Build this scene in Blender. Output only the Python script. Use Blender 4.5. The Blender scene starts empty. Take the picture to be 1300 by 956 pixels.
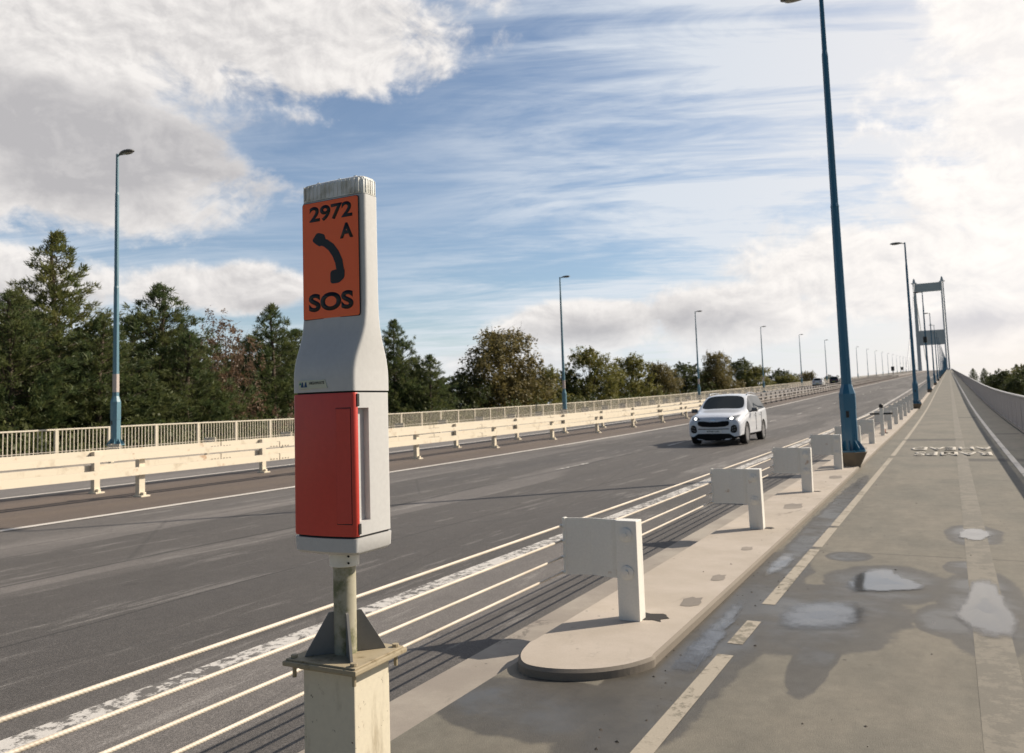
import bpy, bmesh, math, random
import numpy as np
from mathutils import Vector, Matrix
from mathutils.bvhtree import BVHTree
random.seed(7)
C = bpy.context.scene.collection
sc = bpy.context.scene
PI = math.pi
rad = math.radians

# ------------------------------------------------------------------ road profile
PA, PY0, PG = .000193, 71.2, .0275
def prof(Y):
    if Y <= 0: return 0.0
    if Y < PY0: return PA*Y*Y
    z = PG*Y - PG*PG/(4*PA)
    if Y > 880: z -= (Y-880)**2*.00008
    return z
def ysteps(y0, y1):
    out = [y0]; y = y0
    while y < y1:
        s = 2.5 if y < 90 else 8 if y < 250 else 25
        y = min(y+s, y1); out.append(y)
    return out

# ------------------------------------------------------------------ node helper
class S:
    def __init__(s, t, o): s.t, s.o = t, o
    def _m(s, op, b=None, c=None, clamp=False):
        n = s.t.nodes.new('ShaderNodeMath'); n.operation = op; n.use_clamp = clamp
        s.t.links.new(s.o, n.inputs[0])
        for i, x in ((1, b), (2, c)):
            if x is None: continue
            if isinstance(x, S): s.t.links.new(x.o, n.inputs[i])
            else: n.inputs[i].default_value = x
        return S(s.t, n.outputs[0])
    def __add__(s, b): return s._m('ADD', b)
    __radd__ = __add__
    def __sub__(s, b): return s._m('SUBTRACT', b)
    def __rsub__(s, b): return (s*-1)+b
    def __mul__(s, b): return s._m('MULTIPLY', b)
    __rmul__ = __mul__
    def __truediv__(s, b): return s._m('DIVIDE', b)
    def pw(s, b): return s._m('POWER', b)
    def sqrt(s): return s._m('SQRT')
    def abs(s): return s._m('ABSOLUTE')
    def mx(s, b): return s._m('MAXIMUM', b)
    def mn(s, b): return s._m('MINIMUM', b)
    def sin(s): return s._m('SINE')
    def frac(s): return s._m('FRACT')
    def clamp(s): return s._m('ADD', 0.0, clamp=True)
    def ss(s, a, b):                      # smoothstep a..b
        n = s.t.nodes.new('ShaderNodeMapRange'); n.interpolation_type = 'SMOOTHSTEP'
        s.t.links.new(s.o, n.inputs[0]); n.inputs[1].default_value = a; n.inputs[2].default_value = b
        if a > b:
            n.inputs[1].default_value = b; n.inputs[2].default_value = a
            n.inputs[3].default_value = 1; n.inputs[4].default_value = 0
        return S(s.t, n.outputs[0])
class G:
    """small graph builder on a node tree"""
    def __init__(s, t): s.t = t
    def pos(s):
        n = s.t.nodes.new('ShaderNodeNewGeometry'); return n.outputs['Position']
    def objc(s):
        n = s.t.nodes.new('ShaderNodeTexCoord'); return n.outputs['Object']
    def xyz(s, v):
        n = s.t.nodes.new('ShaderNodeSeparateXYZ'); s.t.links.new(v, n.inputs[0])
        return [S(s.t, n.outputs[i]) for i in range(3)]
    def vec(s, x, y, z):
        n = s.t.nodes.new('ShaderNodeCombineXYZ')
        for i, a in enumerate((x, y, z)):
            if isinstance(a, S): s.t.links.new(a.o, n.inputs[i])
            else: n.inputs[i].default_value = a
        return n.outputs[0]
    def noise(s, v, scale, detail=4, rough=.55, dist=0, seed=0):
        n = s.t.nodes.new('ShaderNodeTexNoise')
        if seed:
            m = s.t.nodes.new('ShaderNodeVectorMath'); m.operation = 'ADD'
            s.t.links.new(v, m.inputs[0]); m.inputs[1].default_value = (seed*7.3, seed*3.1, seed*5.7); v = m.outputs[0]
        s.t.links.new(v, n.inputs['Vector']); n.inputs['Scale'].default_value = scale
        n.inputs['Detail'].default_value = detail; n.inputs['Roughness'].default_value = rough
        n.inputs['Distortion'].default_value = dist
        return S(s.t, n.outputs[0])
    def voro(s, v, scale, feature='F1'):
        n = s.t.nodes.new('ShaderNodeTexVoronoi'); n.feature = feature
        s.t.links.new(v, n.inputs['Vector']); n.inputs['Scale'].default_value = scale
        return S(s.t, n.outputs[0])
    def mix(s, f, a, b):
        n = s.t.nodes.new('ShaderNodeMix'); n.data_type = 'RGBA'
        if isinstance(f, S): s.t.links.new(f.o, n.inputs[0])
        else: n.inputs[0].default_value = f
        for i, x in ((6, a), (7, b)):
            if isinstance(x, (tuple, list)): n.inputs[i].default_value = (*x[:3], 1)
            else: s.t.links.new(x, n.inputs[i])
        return n.outputs[2]
    def scale(s, col, f):
        n = s.t.nodes.new('ShaderNodeVectorMath'); n.operation = 'SCALE'
        if isinstance(col, (tuple, list)): n.inputs[0].default_value = col[:3]
        else: s.t.links.new(col, n.inputs[0])
        if isinstance(f, S): s.t.links.new(f.o, n.inputs['Scale'])
        else: n.inputs['Scale'].default_value = f
        return n.outputs[0]
    def vscale(s, v, x, y, z):
        n = s.t.nodes.new('ShaderNodeVectorMath'); n.operation = 'MULTIPLY'
        s.t.links.new(v, n.inputs[0]); n.inputs[1].default_value = (x, y, z); return n.outputs[0]
    def bump(s, h, strength=.3, dist=.01):
        n = s.t.nodes.new('ShaderNodeBump'); n.inputs['Strength'].default_value = strength
        n.inputs['Distance'].default_value = dist; s.t.links.new(h.o, n.inputs['Height']); return n.outputs[0]
def mat(name):
    m = bpy.data.materials.new(name); m.use_nodes = True
    t = m.node_tree; b = t.nodes['Principled BSDF']
    return m, G(t), b
def setin(g, b, key, v):
    if isinstance(v, S): g.t.links.new(v.o, b.inputs[key])
    elif isinstance(v, (tuple, list)): b.inputs[key].default_value = (*v[:3], 1)
    elif isinstance(v, (int, float)): b.inputs[key].default_value = v
    else: g.t.links.new(v, b.inputs[key])
def simple(name, col, rough=.5, metal=0, var=.12, sc_=6, bump=0, spec=.5, local=False):
    m, g, b = mat(name)
    p = g.objc() if local else g.pos()
    n = g.noise(p, sc_, 5)
    setin(g, b, 'Base Color', g.scale(col, n*(2*var)+(1-var)))
    setin(g, b, 'Roughness', (n*.2+(rough-.1)).clamp()); b.inputs['Metallic'].default_value = metal
    b.inputs['Specular IOR Level'].default_value = spec
    if bump: setin(g, b, 'Normal', g.bump(g.noise(p, sc_*12, 3), bump, .003))
    return m
def weathered(name, col, dirt, amt=.5, rust=None, rough=.5, sc_=3.0, vert=True, lo=.52, hi=.72, flake=0):
    """paint with dirt streaks and rust spots"""
    m, g, b = mat(name); p = g.pos()
    v = g.vscale(p, 1, 1, .25) if vert else p
    n = g.noise(v, sc_*2, 6, .65); k = n.ss(lo, hi)*amt
    c = g.mix(k, col, dirt)
    if rust:
        r = g.noise(p, sc_*1.6, 5, .7, seed=3).ss(.63, .72)
        c = g.mix(r*.65, c, rust)
    if flake:
        f = g.noise(p, 38, 5, .7, seed=5).ss(flake, flake+.03); c = g.mix(f, c, (.09, .055, .03))
    fine = g.noise(p, 60, 3)
    c = g.scale(c, fine*.16+.92)
    setin(g, b, 'Base Color', c); setin(g, b, 'Roughness', (n*.3+(rough-.15)).clamp())
    setin(g, b, 'Normal', g.bump(fine, .15, .002))
    return m

# ------------------------------------------------------------------ mesh helpers
class MB:
    def __init__(s): s.v = []; s.f = []; s.smooth = False
    def add(s, vs, fs):
        o = len(s.v); s.v += [tuple(v) for v in vs]; s.f += [tuple(i+o for i in f) for f in fs]
    def box(s, x0, x1, y0, y1, z0, z1, M=None):
        vs = [Vector((x, y, z)) for z in (z0, z1) for x, y in ((x0, y0), (x1, y0), (x1, y1), (x0, y1))]
        if M: vs = [M @ v for v in vs]
        s.add(vs, [(3, 2, 1, 0), (4, 5, 6, 7), (0, 1, 5, 4), (1, 2, 6, 5), (2, 3, 7, 6), (3, 0, 4, 7)])
    def bbox(s, x0, x1, y0, y1, z0, z1, b=.006):
        """box with chamfered edges"""
        bm = bmesh.new(); bmesh.ops.create_cube(bm, size=1)
        for v in bm.verts: v.co = Vector((x0+(v.co.x+.5)*(x1-x0), y0+(v.co.y+.5)*(y1-y0), z0+(v.co.z+.5)*(z1-z0)))
        bmesh.ops.bevel(bm, geom=list(bm.edges), offset=b, segments=2, affect='EDGES', profile=.6)
        bm.verts.ensure_lookup_table(); bm.verts.index_update()
        s.add([v.co.copy() for v in bm.verts], [[v.index for v in f.verts] for f in bm.faces]); bm.free()
    def tube(s, pts, rs, n=10, cap=True, rot=0):
        pts = [Vector(p) for p in pts]
        if not isinstance(rs, (list, tuple)): rs = [rs]*len(pts)
        rings = []; o = len(s.v)
        for i, p in enumerate(pts):
            d = (pts[min(i+1, len(pts)-1)]-pts[max(i-1, 0)])
            if d.length < 1e-9: d = Vector((0, 0, 1))
            d.normalize()
            a = Vector((0, 0, 1)) if abs(d.z) < .9 else Vector((0, 1, 0))
            u = a.cross(d).normalized(); w = d.cross(u)
            for k in range(n):
                t = 2*PI*k/n+rot; s.v.append(tuple(p+(u*math.cos(t)+w*math.sin(t))*rs[i]))
        for i in range(len(pts)-1):
            for k in range(n):
                a, b = o+i*n+k, o+i*n+(k+1) % n
                s.f.append((a, b, b+n, a+n))
        if cap:
            s.f.append(tuple(o+k for k in reversed(range(n)))); s.f.append(tuple(o+(len(pts)-1)*n+k for k in range(n)))
    def loft(s, rings, cap=True):
        n = len(rings[0]); o = len(s.v)
        for r in rings: s.v += [tuple(p) for p in r]
        for i in range(len(rings)-1):
            for k in range(n):
                a, b = o+i*n+k, o+i*n+(k+1) % n
                s.f.append((a, b, b+n, a+n))
        if cap:
            s.f.append(tuple(o+k for k in reversed(range(n)))); s.f.append(tuple(o+(len(rings)-1)*n+k for k in range(n)))
    def prism(s, poly, z0, z1, M=None):
        n = len(poly); vs = [Vector((x, y, z0)) for x, y in poly]+[Vector((x, y, z1)) for x, y in poly]
        if M: vs = [M @ v for v in vs]
        s.add(vs, [tuple(reversed(range(n))), tuple(range(n, 2*n))]+[(k, (k+1) % n, n+(k+1) % n, n+k) for k in range(n)])
    def sheet(s, x0, x1, dz, y0, y1, dzf=None):
        ys = ysteps(y0, y1); o = len(s.v)
        for y in ys:
            z = prof(y)+dz
            s.v += [(x0, y, z), (x1, y, z)]
        for i in range(len(ys)-1): a = o+2*i; s.f.append((a, a+1, a+3, a+2))
    def build(s, name, m, parent=None, smooth=False, angle=None):
        me = bpy.data.meshes.new(name); me.from_pydata(s.v, [], s.f); me.update()
        if m: me.materials.append(m)
        o = bpy.data.objects.new(name, me); C.objects.link(o)
        if parent: o.parent = parent
        if smooth or angle:
            me.polygons.foreach_set('use_smooth', [True]*len(me.polygons))
            if angle:
                bm = bmesh.new(); bm.from_mesh(me)
                for e in bm.edges:
                    if len(e.link_faces) != 2 or e.calc_face_angle(0) > rad(angle): e.smooth = False
                bm.to_mesh(me); bm.free()
        return o
def tag(o, label=None, cat=None, group=None, kind=None):
    if label: o['label'] = label
    if cat: o['category'] = cat
    if group: o['group'] = group
    if kind: o['kind'] = kind
    return o
def empty(name, loc=(0, 0, 0), rz=0, **k):
    o = bpy.data.objects.new(name, None); C.objects.link(o); o.location = loc; o.rotation_euler = (0, 0, rz)
    o.empty_display_size = .2
    return tag(o, **k)
def kids(o): return [c for c in C.objects if c.parent == o]
def copy_tree(o, parent=None):
    c = o.copy(); C.objects.link(c)
    if parent: c.parent = parent
    for ch in kids(o): copy_tree(ch, c)
    return c
ORD = ['first', 'second', 'third', 'fourth', 'fifth', 'sixth', 'seventh', 'eighth', 'ninth', 'tenth', 'eleventh', 'twelfth']
def text_mesh(txt, size, M, depth=.001, bold=.0, width=None, name='lettering', m=None, parent=None, xs=1):
    cu = bpy.data.curves.new('t', 'FONT'); cu.body = txt; cu.size = 1; cu.extrude = 0; cu.offset = bold; cu.align_x = 'LEFT'
    ob = bpy.data.objects.new('t', cu); C.objects.link(ob)
    dg = bpy.context.evaluated_depsgraph_get(); me = bpy.data.meshes.new_from_object(ob.evaluated_get(dg))
    bpy.data.objects.remove(ob)
    co = np.array([v.co[:] for v in me.vertices]); mn, mxx = co.min(0), co.max(0)
    h = mxx[1]-mn[1]; w = mxx[0]-mn[0]
    for v in me.vertices:
        x = (v.co.x-mn[0])/w-.5; y = (v.co.y-mn[1])/h-.5
        v.co = M @ Vector((x*width, y*size, 0))
    bm = bmesh.new(); bm.from_mesh(me)
    nrm = (M.to_3x3() @ Vector((0, 0, 1))).normalized()
    r = bmesh.ops.extrude_face_region(bm, geom=list(bm.faces))
    for g_ in r['geom']:
        if isinstance(g_, bmesh.types.BMVert): g_.co += nrm*depth
    bm.to_mesh(me); bm.free()
    me.name = name; o = bpy.data.objects.new(name, me); C.objects.link(o)
    if m: me.materials.clear(); me.materials.append(m)
    if parent: o.parent = parent
    return o

# ------------------------------------------------------------------ camera
F, CXP, HOR, ROLLT, VPX = 1030., 650., 83., .0325, 1207.
p_ = math.atan(HOR/F); a_ = math.atan(ROLLT)
x_ = (VPX-650)/F; y_ = -(500-433)/F
xr = x_*math.cos(a_)+y_*math.sin(a_); yr = -x_*math.sin(a_)+y_*math.cos(a_)
psi = math.atan2(xr, math.cos(p_)-yr*math.sin(p_))
c_, s_ = math.cos(psi), math.sin(psi)
R0 = Vector((c_, s_, 0)); FW = Vector((-s_*math.cos(p_), c_*math.cos(p_), math.sin(p_))); U0 = R0.cross(FW)
Rg = math.cos(a_)*R0-math.sin(a_)*U0; Up = math.sin(a_)*R0+math.cos(a_)*U0
CAMZ = 1.55
cam = bpy.data.cameras.new('camera'); co_ = bpy.data.objects.new('camera', cam); C.objects.link(co_)
M3 = Matrix((Rg, Up, -FW)).transposed(); co_.matrix_world = Matrix.Translation((0, 0, CAMZ)) @ M3.to_4x4()
cam.sensor_fit = 'HORIZONTAL'; cam.sensor_width = 36; cam.lens = 36*F/1300; cam.shift_y = -45/1300
cam.clip_start = .05; cam.clip_end = 20000
cam.dof.use_dof = True; cam.dof.focus_distance = 3.0; cam.dof.aperture_fstop = 6.3
sc.camera = co_
def ray(u, v):
    x = (u-650)/F; y = -(v-433)/F
    return (FW+Rg*x+Up*y)
def hit(u, v, X):                        # point on the vertical plane x = X (layout help only)
    r = ray(u, v); t = X/r.x; return Vector((X, r.y*t, CAMZ+r.z*t))

# ------------------------------------------------------------------ light
SEL = 34.5; sdir = Vector((.69*math.cos(rad(SEL)), .72*math.cos(rad(SEL)), math.sin(rad(SEL)))).normalized()
sun = bpy.data.lights.new('sun', 'SUN'); so = bpy.data.objects.new('sun', sun); C.objects.link(so)
sun.energy = 5.0; sun.angle = rad(.55); sun.color = (1, .89, .74)
so.rotation_euler = sdir.to_track_quat('Z', 'Y').to_euler()
sc.view_settings.view_transform = 'Standard'; sc.view_settings.look = 'None'
sc.view_settings.exposure = .22; sc.view_settings.gamma = 1; sc.view_settings.use_curve_mapping = False

# ------------------------------------------------------------------ sky
def make_sky():
    w = bpy.data.worlds.new('World'); sc.world = w; w.use_nodes = True; t = w.node_tree; g = G(t)
    bg = t.nodes['Background']; bg.inputs['Strength'].default_value = .1
    sk = t.nodes.new('ShaderNodeTexSky'); sk.sky_type = 'NISHITA'; sk.sun_disc = False
    sk.sun_elevation = rad(SEL); sk.sun_rotation = math.atan2(sdir.x, sdir.y)
    sk.air_density = 1.0; sk.dust_density = .6; sk.ozone_density = 2.2
    tc = t.nodes.new('ShaderNodeTexCoord'); d = tc.outputs['Generated']
    x, y, z = g.xyz(d)
    az = x._m('ARCTAN2', y)*(180/PI)
    el = z._m('ARCSINE')*(180/PI)
    zc = z.mx(.0)+.07
    plane = g.vec(x/zc, y/zc, 0.0)                       # direction carried to a flat cloud layer
    # cirrus veil: streaks across the sky
    rot = t.nodes.new('ShaderNodeVectorRotate'); rot.rotation_type = 'Z_AXIS'; rot.inputs['Angle'].default_value = rad(-24)
    t.links.new(plane, rot.inputs['Vector'])
    pst = g.vscale(rot.outputs[0], .55, 1.25, 1)
    ci = g.noise(pst, 1.1, 8, .62, 1.2)
    ci2 = g.noise(g.vscale(rot.outputs[0], 1.0, 3.0, 1), 1.7, 7, .65, .9, seed=2)
    big = g.noise(plane, .35, 3, .5, seed=4)
    cir = (ci*.65+ci2*.35+(big-.5)*.35)
    # less veil in the blue gap at the left, more to the right
    gap = (((az+41)/13)*((az+41)/13)+((el-17)/13)*((el-17)/13)).sqrt()
    veil = cir.ss(.36, .64)*.95*(gap.ss(.3, 1.7)*.72+.28)
    veil = (veil*1.12+.07+(az+24).ss(0, 22)*.35+(el*-1).ss(-9, 1)*.3).clamp()
    # cumulus
    wv = g.vec(az/10, el/7, 0.0)
    n1 = g.noise(wv, .75, 9, .60, .35, seed=1)
    n2 = g.noise(g.vec((az+.9)/10, (el+1.0)/7, 0.0), .75, 9, .60, .35, seed=1)
    n3 = g.noise(wv, 2.6, 8, .62, .3, seed=9); n4 = g.noise(g.vec((az+.35)/10, (el+.4)/7, 0.0), 2.6, 8, .62, .3, seed=9)
    nw = g.noise(wv, .6, 3, .5, seed=6)
    def blob(a, e, ra, re, pk=1.0):
        q = (((az-a)/ra)*((az-a)/ra)+((el-e)/re)*((el-e)/re)).sqrt()
        return (1.0-q)*pk
    bl = [blob(-64, 24, 27, 9.5), blob(-58, 17, 14, 6), blob(-42, 25, 12, 4.5, .9), blob(-62, 8.5, 9, 2.6, .7), blob(-47, 8.2, 8, 2.0, .8),
          blob(-30, 31, 7, 4, .7), blob(11, 13, 17, 13, 1.15), blob(8, 25, 10, 9, 1.1), blob(-3, 8.5, 11, 4.6, .95), blob(-12, 5.6, 8, 2.8, .9), blob(-22.5, 5.4, 7, 1.9, .75),
          blob(5, 4.6, 9, 2.6, .8), blob(-30, 3, 9, 1.6, .6), blob(45, 25, 30, 14)]
    m = bl[0]
    for b_ in bl[1:]: m = m.mx(b_)
    den = m*1.0+(n1-.5)*1.6+(n3-.5)*.75
    cum = den.ss(-.02, .30)
    # shading: lit towards the sun (right and up), grey undersides
    lit = ((n1-n2)*2.8+(n3-n4)*3.4+.5).clamp()
    thick = den.ss(.15, 1.0)
    warm = (az+22).ss(0, 30)
    under = [blob(-60, 17.5, 22, 5, 1), blob(-14.5, 5.3, 6.5, 1.9, .62), blob(-22, 5.0, 5, 1.1, .55), blob(2, 4.2, 9, 1.4, .6), blob(-62, 7, 9, 1.6, .8), blob(-45, 7.4, 6, 1.0, .8)]
    u = under[0]
    for b_ in under[1:]: u = u.mx(b_)
    u = (u*.9+(n1-.5)*1.7+(n3-.5)*1.3+(nw-.5)*.5).ss(.0, .65)
    shade = (1.0-u*.42)*(lit*(.36-warm*.16)+(.68+warm*.14))*(1.0-thick*.10)
    white = g.mix(warm, (8.0, 7.7, 7.45), (9.4, 8.95, 8.5))
    grey = g.mix(warm, (4.35, 4.25, 4.35), (5.3, 5.3, 5.7))
    ccol = g.mix(((shade-.45)*1.9).clamp(), grey, white)
    vcol = g.mix(warm, (6.6, 7.0, 7.5), (8.3, 7.95, 7.7))
    blue = g.scale(sk.outputs[0], 1.0)
    blue = g.mix(1.0, blue, blue)
    c = g.mix(veil*.86, blue, vcol)
    c = g.mix(cum, c, ccol)
    hz = (el*-1).ss(-6.5, 0.0)*.75                       # pale band low over the horizon
    c = g.mix(hz, c, g.mix(warm, (6.6, 7.0, 7.4), (8.2, 7.5, 7.0)))
    front = (az+98).ss(0, 25)*(az-92).ss(0, -35)   # unseen sky behind the camera dimmed to cut fill on shaded faces
    c = g.mix(front, g.scale(blue, .55), c)
    t.links.new(c, bg.inputs['Color'])
    w.cycles.sampling_method = 'MANUAL'; w.cycles.sample_map_resolution = 1024
make_sky()

# ------------------------------------------------------------------ materials
def asphalt(name, base, patches=True, tint=None):
    m, g, b = mat(name); p = g.pos(); x, y, z = g.xyz(p)
    ps = g.vscale(p, 1, .10, 1)
    pl = g.noise(ps, .55, 5, .55, .2)                      # long drifts along the traffic
    patch = g.noise(g.vscale(p, .9, .07, 1), .5, 2, .4, seed=2).ss(.50, .52)
    scuff = g.noise(g.vscale(p, 3.2, .35, 1), 1.3, 7, .72, .3, seed=5).ss(.55, .66)
    grain = g.noise(p, 160, 3, .7); agg = g.voro(p, 190)
    mid = g.noise(p, 7, 6, .7, seed=8)
    c = g.scale(base, pl*1.3+.40)
    if patches:
        c = g.mix(g.noise(g.vscale(p, 1.2, .16, 1), .8, 6, .7, .3, seed=21).ss(.52, .66)*.30, c, (.25, .232, .215))
        c = g.mix(patch*.70, c, [v*.56 for v in base])
        rect = g.t.nodes.new('ShaderNodeTexBrick'); rect.offset = .37; rect.inputs['Scale'].default_value = 1.0; rect.inputs['Brick Width'].default_value = 1.9; rect.inputs['Row Height'].default_value = 9.0; rect.inputs['Mortar Size'].default_value = .012; rect.inputs['Mortar Smooth'].default_value = .3
        rect.inputs['Color1'].default_value = (0, 0, 0, 1); rect.inputs['Color2'].default_value = (1, 1, 1, 1); rect.inputs['Mortar'].default_value = (0, 0, 0, 1); g.t.links.new(p, rect.inputs['Vector'])
        rv = g.xyz(rect.outputs['Color'])[0]
        c = g.mix(rv.ss(.52, .54)*.50, c, [v*.60 for v in base])
        c = g.mix(scuff*.34, c, (.33, .31, .29))
        wheel = ((x+5.75).abs().ss(.42, .1).mx((x+7.45).abs().ss(.42, .1)).mx((x+9.9).abs().ss(.42, .1)).mx((x+11.7).abs().ss(.42, .1)))*g.noise(g.vscale(p, 1, .12, 1), .8, 4, seed=41).ss(.35, .65)
        c = g.mix(wheel*.38, c, [v*.60 for v in base])
        oil = g.noise(g.vscale(p, 1, .5, 1), 2.2, 5, .7, seed=44).ss(.62, .70)
        c = g.mix(oil*.45, c, (.045, .042, .040))
        # tar joints
        w1 = g.noise(g.vscale(p, 1, .3, 1), .5, 3)*.5
        j = (x+w1+8.35).abs().ss(.035, .015).mx((x+w1+6.1).abs().ss(.02, .008)*.8).mx((x+w1+10.9).abs().ss(.02, .008)*.7)
        c = g.mix(j*.75, c, (.022, .021, .021))
        ck = g.voro(g.vscale(p, 1, .35, 1), .35, 'DISTANCE_TO_EDGE').ss(.006, .001)
        c = g.mix(ck*.25, c, (.03, .03, .03))
    c = g.scale(c, grain*.7+.66); c = g.scale(c, agg*.5+.78); c = g.scale(c, mid*.5+.75); c = g.scale(c, g.voro(p, 75)*.8+.62); c = g.mix(g.voro(p, 42).ss(.12, .05)*.5, c, (.30, .28, .26))
    setin(g, b, 'Base Color', c); setin(g, b, 'Roughness', (pl*.3+.62).clamp()); b.inputs['Specular IOR Level'].default_value = .35
    setin(g, b, 'Normal', g.bump(grain+agg*.6, .55, .006))
    return m
M_road = asphalt('asphalt', (.122, .112, .105))
M_shoulder = asphalt('brown_asphalt', (.112, .090, .076), patches=False)
M_lane = asphalt('far_asphalt', (.15, .138, .13), patches=False)

WKD = .978
DAMP = [(-1.56, 6.2, .36, 3.4), (-1.6, 4.6, .34, 1.1), (-1.56, 12, .17, 5.5), (-1.0, 6.6, .62, 1.05), (-.86, 5.75, .14, .95), (-.62, 7.85, .50, .78), (.12, 7.3, .32, 1.45), (-.12, 6.75, .22, .5),
        (.13, 10.75, .3, .75), (.02, 8.75, .2, .35), (-1.02, 9.0, .22, .28), (-2.1, 4.1, .6, .45)]
def walkway_mat():
    m, g, b = mat('walkway_asphalt'); p = g.pos(); x, y, z = g.xyz(p)
    n = g.noise(g.vscale(p, 1, .6, 1), .8, 5, .6); grain = g.noise(p, 210, 3, .7); agg = g.voro(p, 240)
    mid = g.noise(p, 9, 6, .7, seed=3)
    base = g.mix(n.ss(.3, .7), (.172, .153, .120), (.135, .126, .103))
    # right part: paler strip with slab joints
    slab = x.ss(1.14, 1.17)
    base = g.mix(slab*.7, base, (.175, .16, .13))
    jt = ((y/1.45).frac()-.5).abs().ss(.012, .004)*slab
    base = g.mix(jt*.8, base, (.07, .06, .05))
    # transverse sealing joints over the rest
    jt2 = ((y/7.6+.31).frac()-.5).abs().ss(.0035, .001)*(1.0-slab)*g.noise(p, .7, 2, seed=11).ss(.40, .5)
    base = g.mix(jt2*.7, base, (.06, .055, .045))
    # dark strips coloured across the walkway
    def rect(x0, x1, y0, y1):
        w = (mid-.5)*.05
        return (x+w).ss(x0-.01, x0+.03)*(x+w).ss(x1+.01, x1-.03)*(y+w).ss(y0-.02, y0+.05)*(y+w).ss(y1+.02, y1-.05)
    dark_strips = rect(-1.33, .05, 28.1, 29.0).mx(rect(.25, 1.36, 20.6, 21.4)).mx(rect(1.2, 1.9, 31, 31.6)).mx(rect(.2, 1.0, 44, 44.9))
    base = g.mix(dark_strips*.7, base, (.04, .038, .035))
    # stains
    st = g.noise(g.vscale(p, 1.2, .5, 1), 1.6, 6, .65, .4, seed=4).ss(.56, .72)
    base = g.mix(st*.35, base, (.10, .095, .08))
    spots = g.voro(p, 5.5).ss(.10, .06)*g.noise(p, 2, 2, seed=7).ss(.5, .6)
    base = g.mix(spots*.7, base, (.05, .045, .04))
    # damp areas left by rain
    wob = (g.noise(p, 2.2, 5, .6, seed=12)-.5)*.6
    dm = None
    for (ax, ay, ra, rb) in DAMP:
        ax *= WKD; ay *= WKD; q = ((((x-ax)/ra)*((x-ax)/ra))+(((y-ay)/rb)*((y-ay)/rb))).sqrt()
        dm = q if dm is None else dm.mn(q)
    dampm = (dm+wob).ss(1.04, .94)
    base = g.mix(dampm*.78, base, (.052, .047, .040))
    c = g.scale(base, grain*.6+.70); c = g.scale(c, agg*.4+.82); c = g.scale(c, mid*.7+.65); c = g.scale(c, g.noise(g.vscale(p, 1, .3, 1), 5, 6, .7, seed=31)*.6+.70); c = g.mix(g.voro(p, 50).ss(.10, .04)*.5, c, (.30, .28, .24))
    setin(g, b, 'Base Color', c)
    wet = (dm+wob).ss(.98, .6)*g.noise(p, 1.7, 4, seed=15).ss(.35, .6)
    r = (n*.2+.68)-dampm*.22-wet*.27
    setin(g, b, 'Roughness', r.clamp()); b.inputs['Specular IOR Level'].default_value = .5
    hgt = (grain+agg*.6)*(1.0-wet*.75)
    setin(g, b, 'Normal', g.bump(hgt, .4, .005))
    return m
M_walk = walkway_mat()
def water_mat():
    m, g, b = mat('puddle_water'); t = m.node_tree; p = g.pos()
    n = g.noise(p, 26, 4, .6); setin(g, b, 'Base Color', g.scale((.085, .078, .070), n*.5+.75))
    at = t.nodes.new('ShaderNodeAttribute'); at.attribute_name = 'depth'; d = S(t, at.outputs['Fac'])
    d = d+(g.noise(p, 9, 5, .65)-.5)*.55+(g.noise(p, 60, 3, .7)-.5)*.30
    k = d.ss(.12, .62)
    setin(g, b, 'Roughness', (.12-d.ss(.3, .8)*.09)); b.inputs['IOR'].default_value = 1.45
    b.inputs['Specular IOR Level'].default_value = .9
    setin(g, b, 'Normal', g.bump(g.noise(p, 150, 3), (.04), .002))
    tr = t.nodes.new('ShaderNodeBsdfTransparent'); mx = t.nodes.new('ShaderNodeMixShader'); t.links.new(k.o, mx.inputs[0])
    t.links.new(tr.outputs[0], mx.inputs[1]); t.links.new(b.outputs[0], mx.inputs[2]); t.links.new(mx.outputs[0], t.nodes['Material Output'].inputs[0])
    return m
M_water = water_mat()
def concrete(name, a, d, cracks=True):
    m, g, b = mat(name); p = g.pos(); x, y, z = g.xyz(p)
    n = g.noise(p, 1.3, 7, .65); f = g.noise(p, 120, 4, .7); s2 = g.noise(g.vscale(p, 1, .5, 1), 3.2, 6, .7, .5, seed=3)
    c = g.mix(n.ss(.35, .7), a, d)
    c = g.mix(s2.ss(.60, .74)*.5, c, [v*.45 for v in a])
    sp = g.voro(p, 9).ss(.11, .07)*g.noise(p, 1.5, 2, seed=9).ss(.53, .6)
    c = g.mix(sp*.6, c, (.08, .07, .06))
    if cracks:
        wn = g.noise(p, 3.5, 5, .7)
        q_ = g.t.nodes.new('ShaderNodeVectorMath'); q_.operation = 'ADD'; g.t.links.new(g.vscale(p, .8, .5, 1), q_.inputs[0]); g.t.links.new(g.vec(wn*.5, wn*.3, 0.0), q_.inputs[1])
        ck = g.voro(q_.outputs[0], 1.1, 'DISTANCE_TO_EDGE')+(f-.5)*.006
        c = g.mix(ck.ss(.006, .001)*.55*g.noise(p, .9, 2, seed=5).ss(.54, .62), c, (.07, .06, .05))
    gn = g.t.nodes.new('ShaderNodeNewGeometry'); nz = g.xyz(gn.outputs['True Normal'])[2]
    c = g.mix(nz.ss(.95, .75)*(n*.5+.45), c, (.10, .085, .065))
    c = g.scale(c, f*.4+.80)
    setin(g, b, 'Base Color', c); b.inputs['Roughness'].default_value = .85
    setin(g, b, 'Normal', g.bump(f+n, .35, .004))
    return m
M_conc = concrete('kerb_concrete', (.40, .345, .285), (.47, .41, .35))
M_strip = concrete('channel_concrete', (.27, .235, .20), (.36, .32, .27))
M_ped = concrete('stained_concrete', (.22, .17, .12), (.32, .27, .21), cracks=False)
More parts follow.
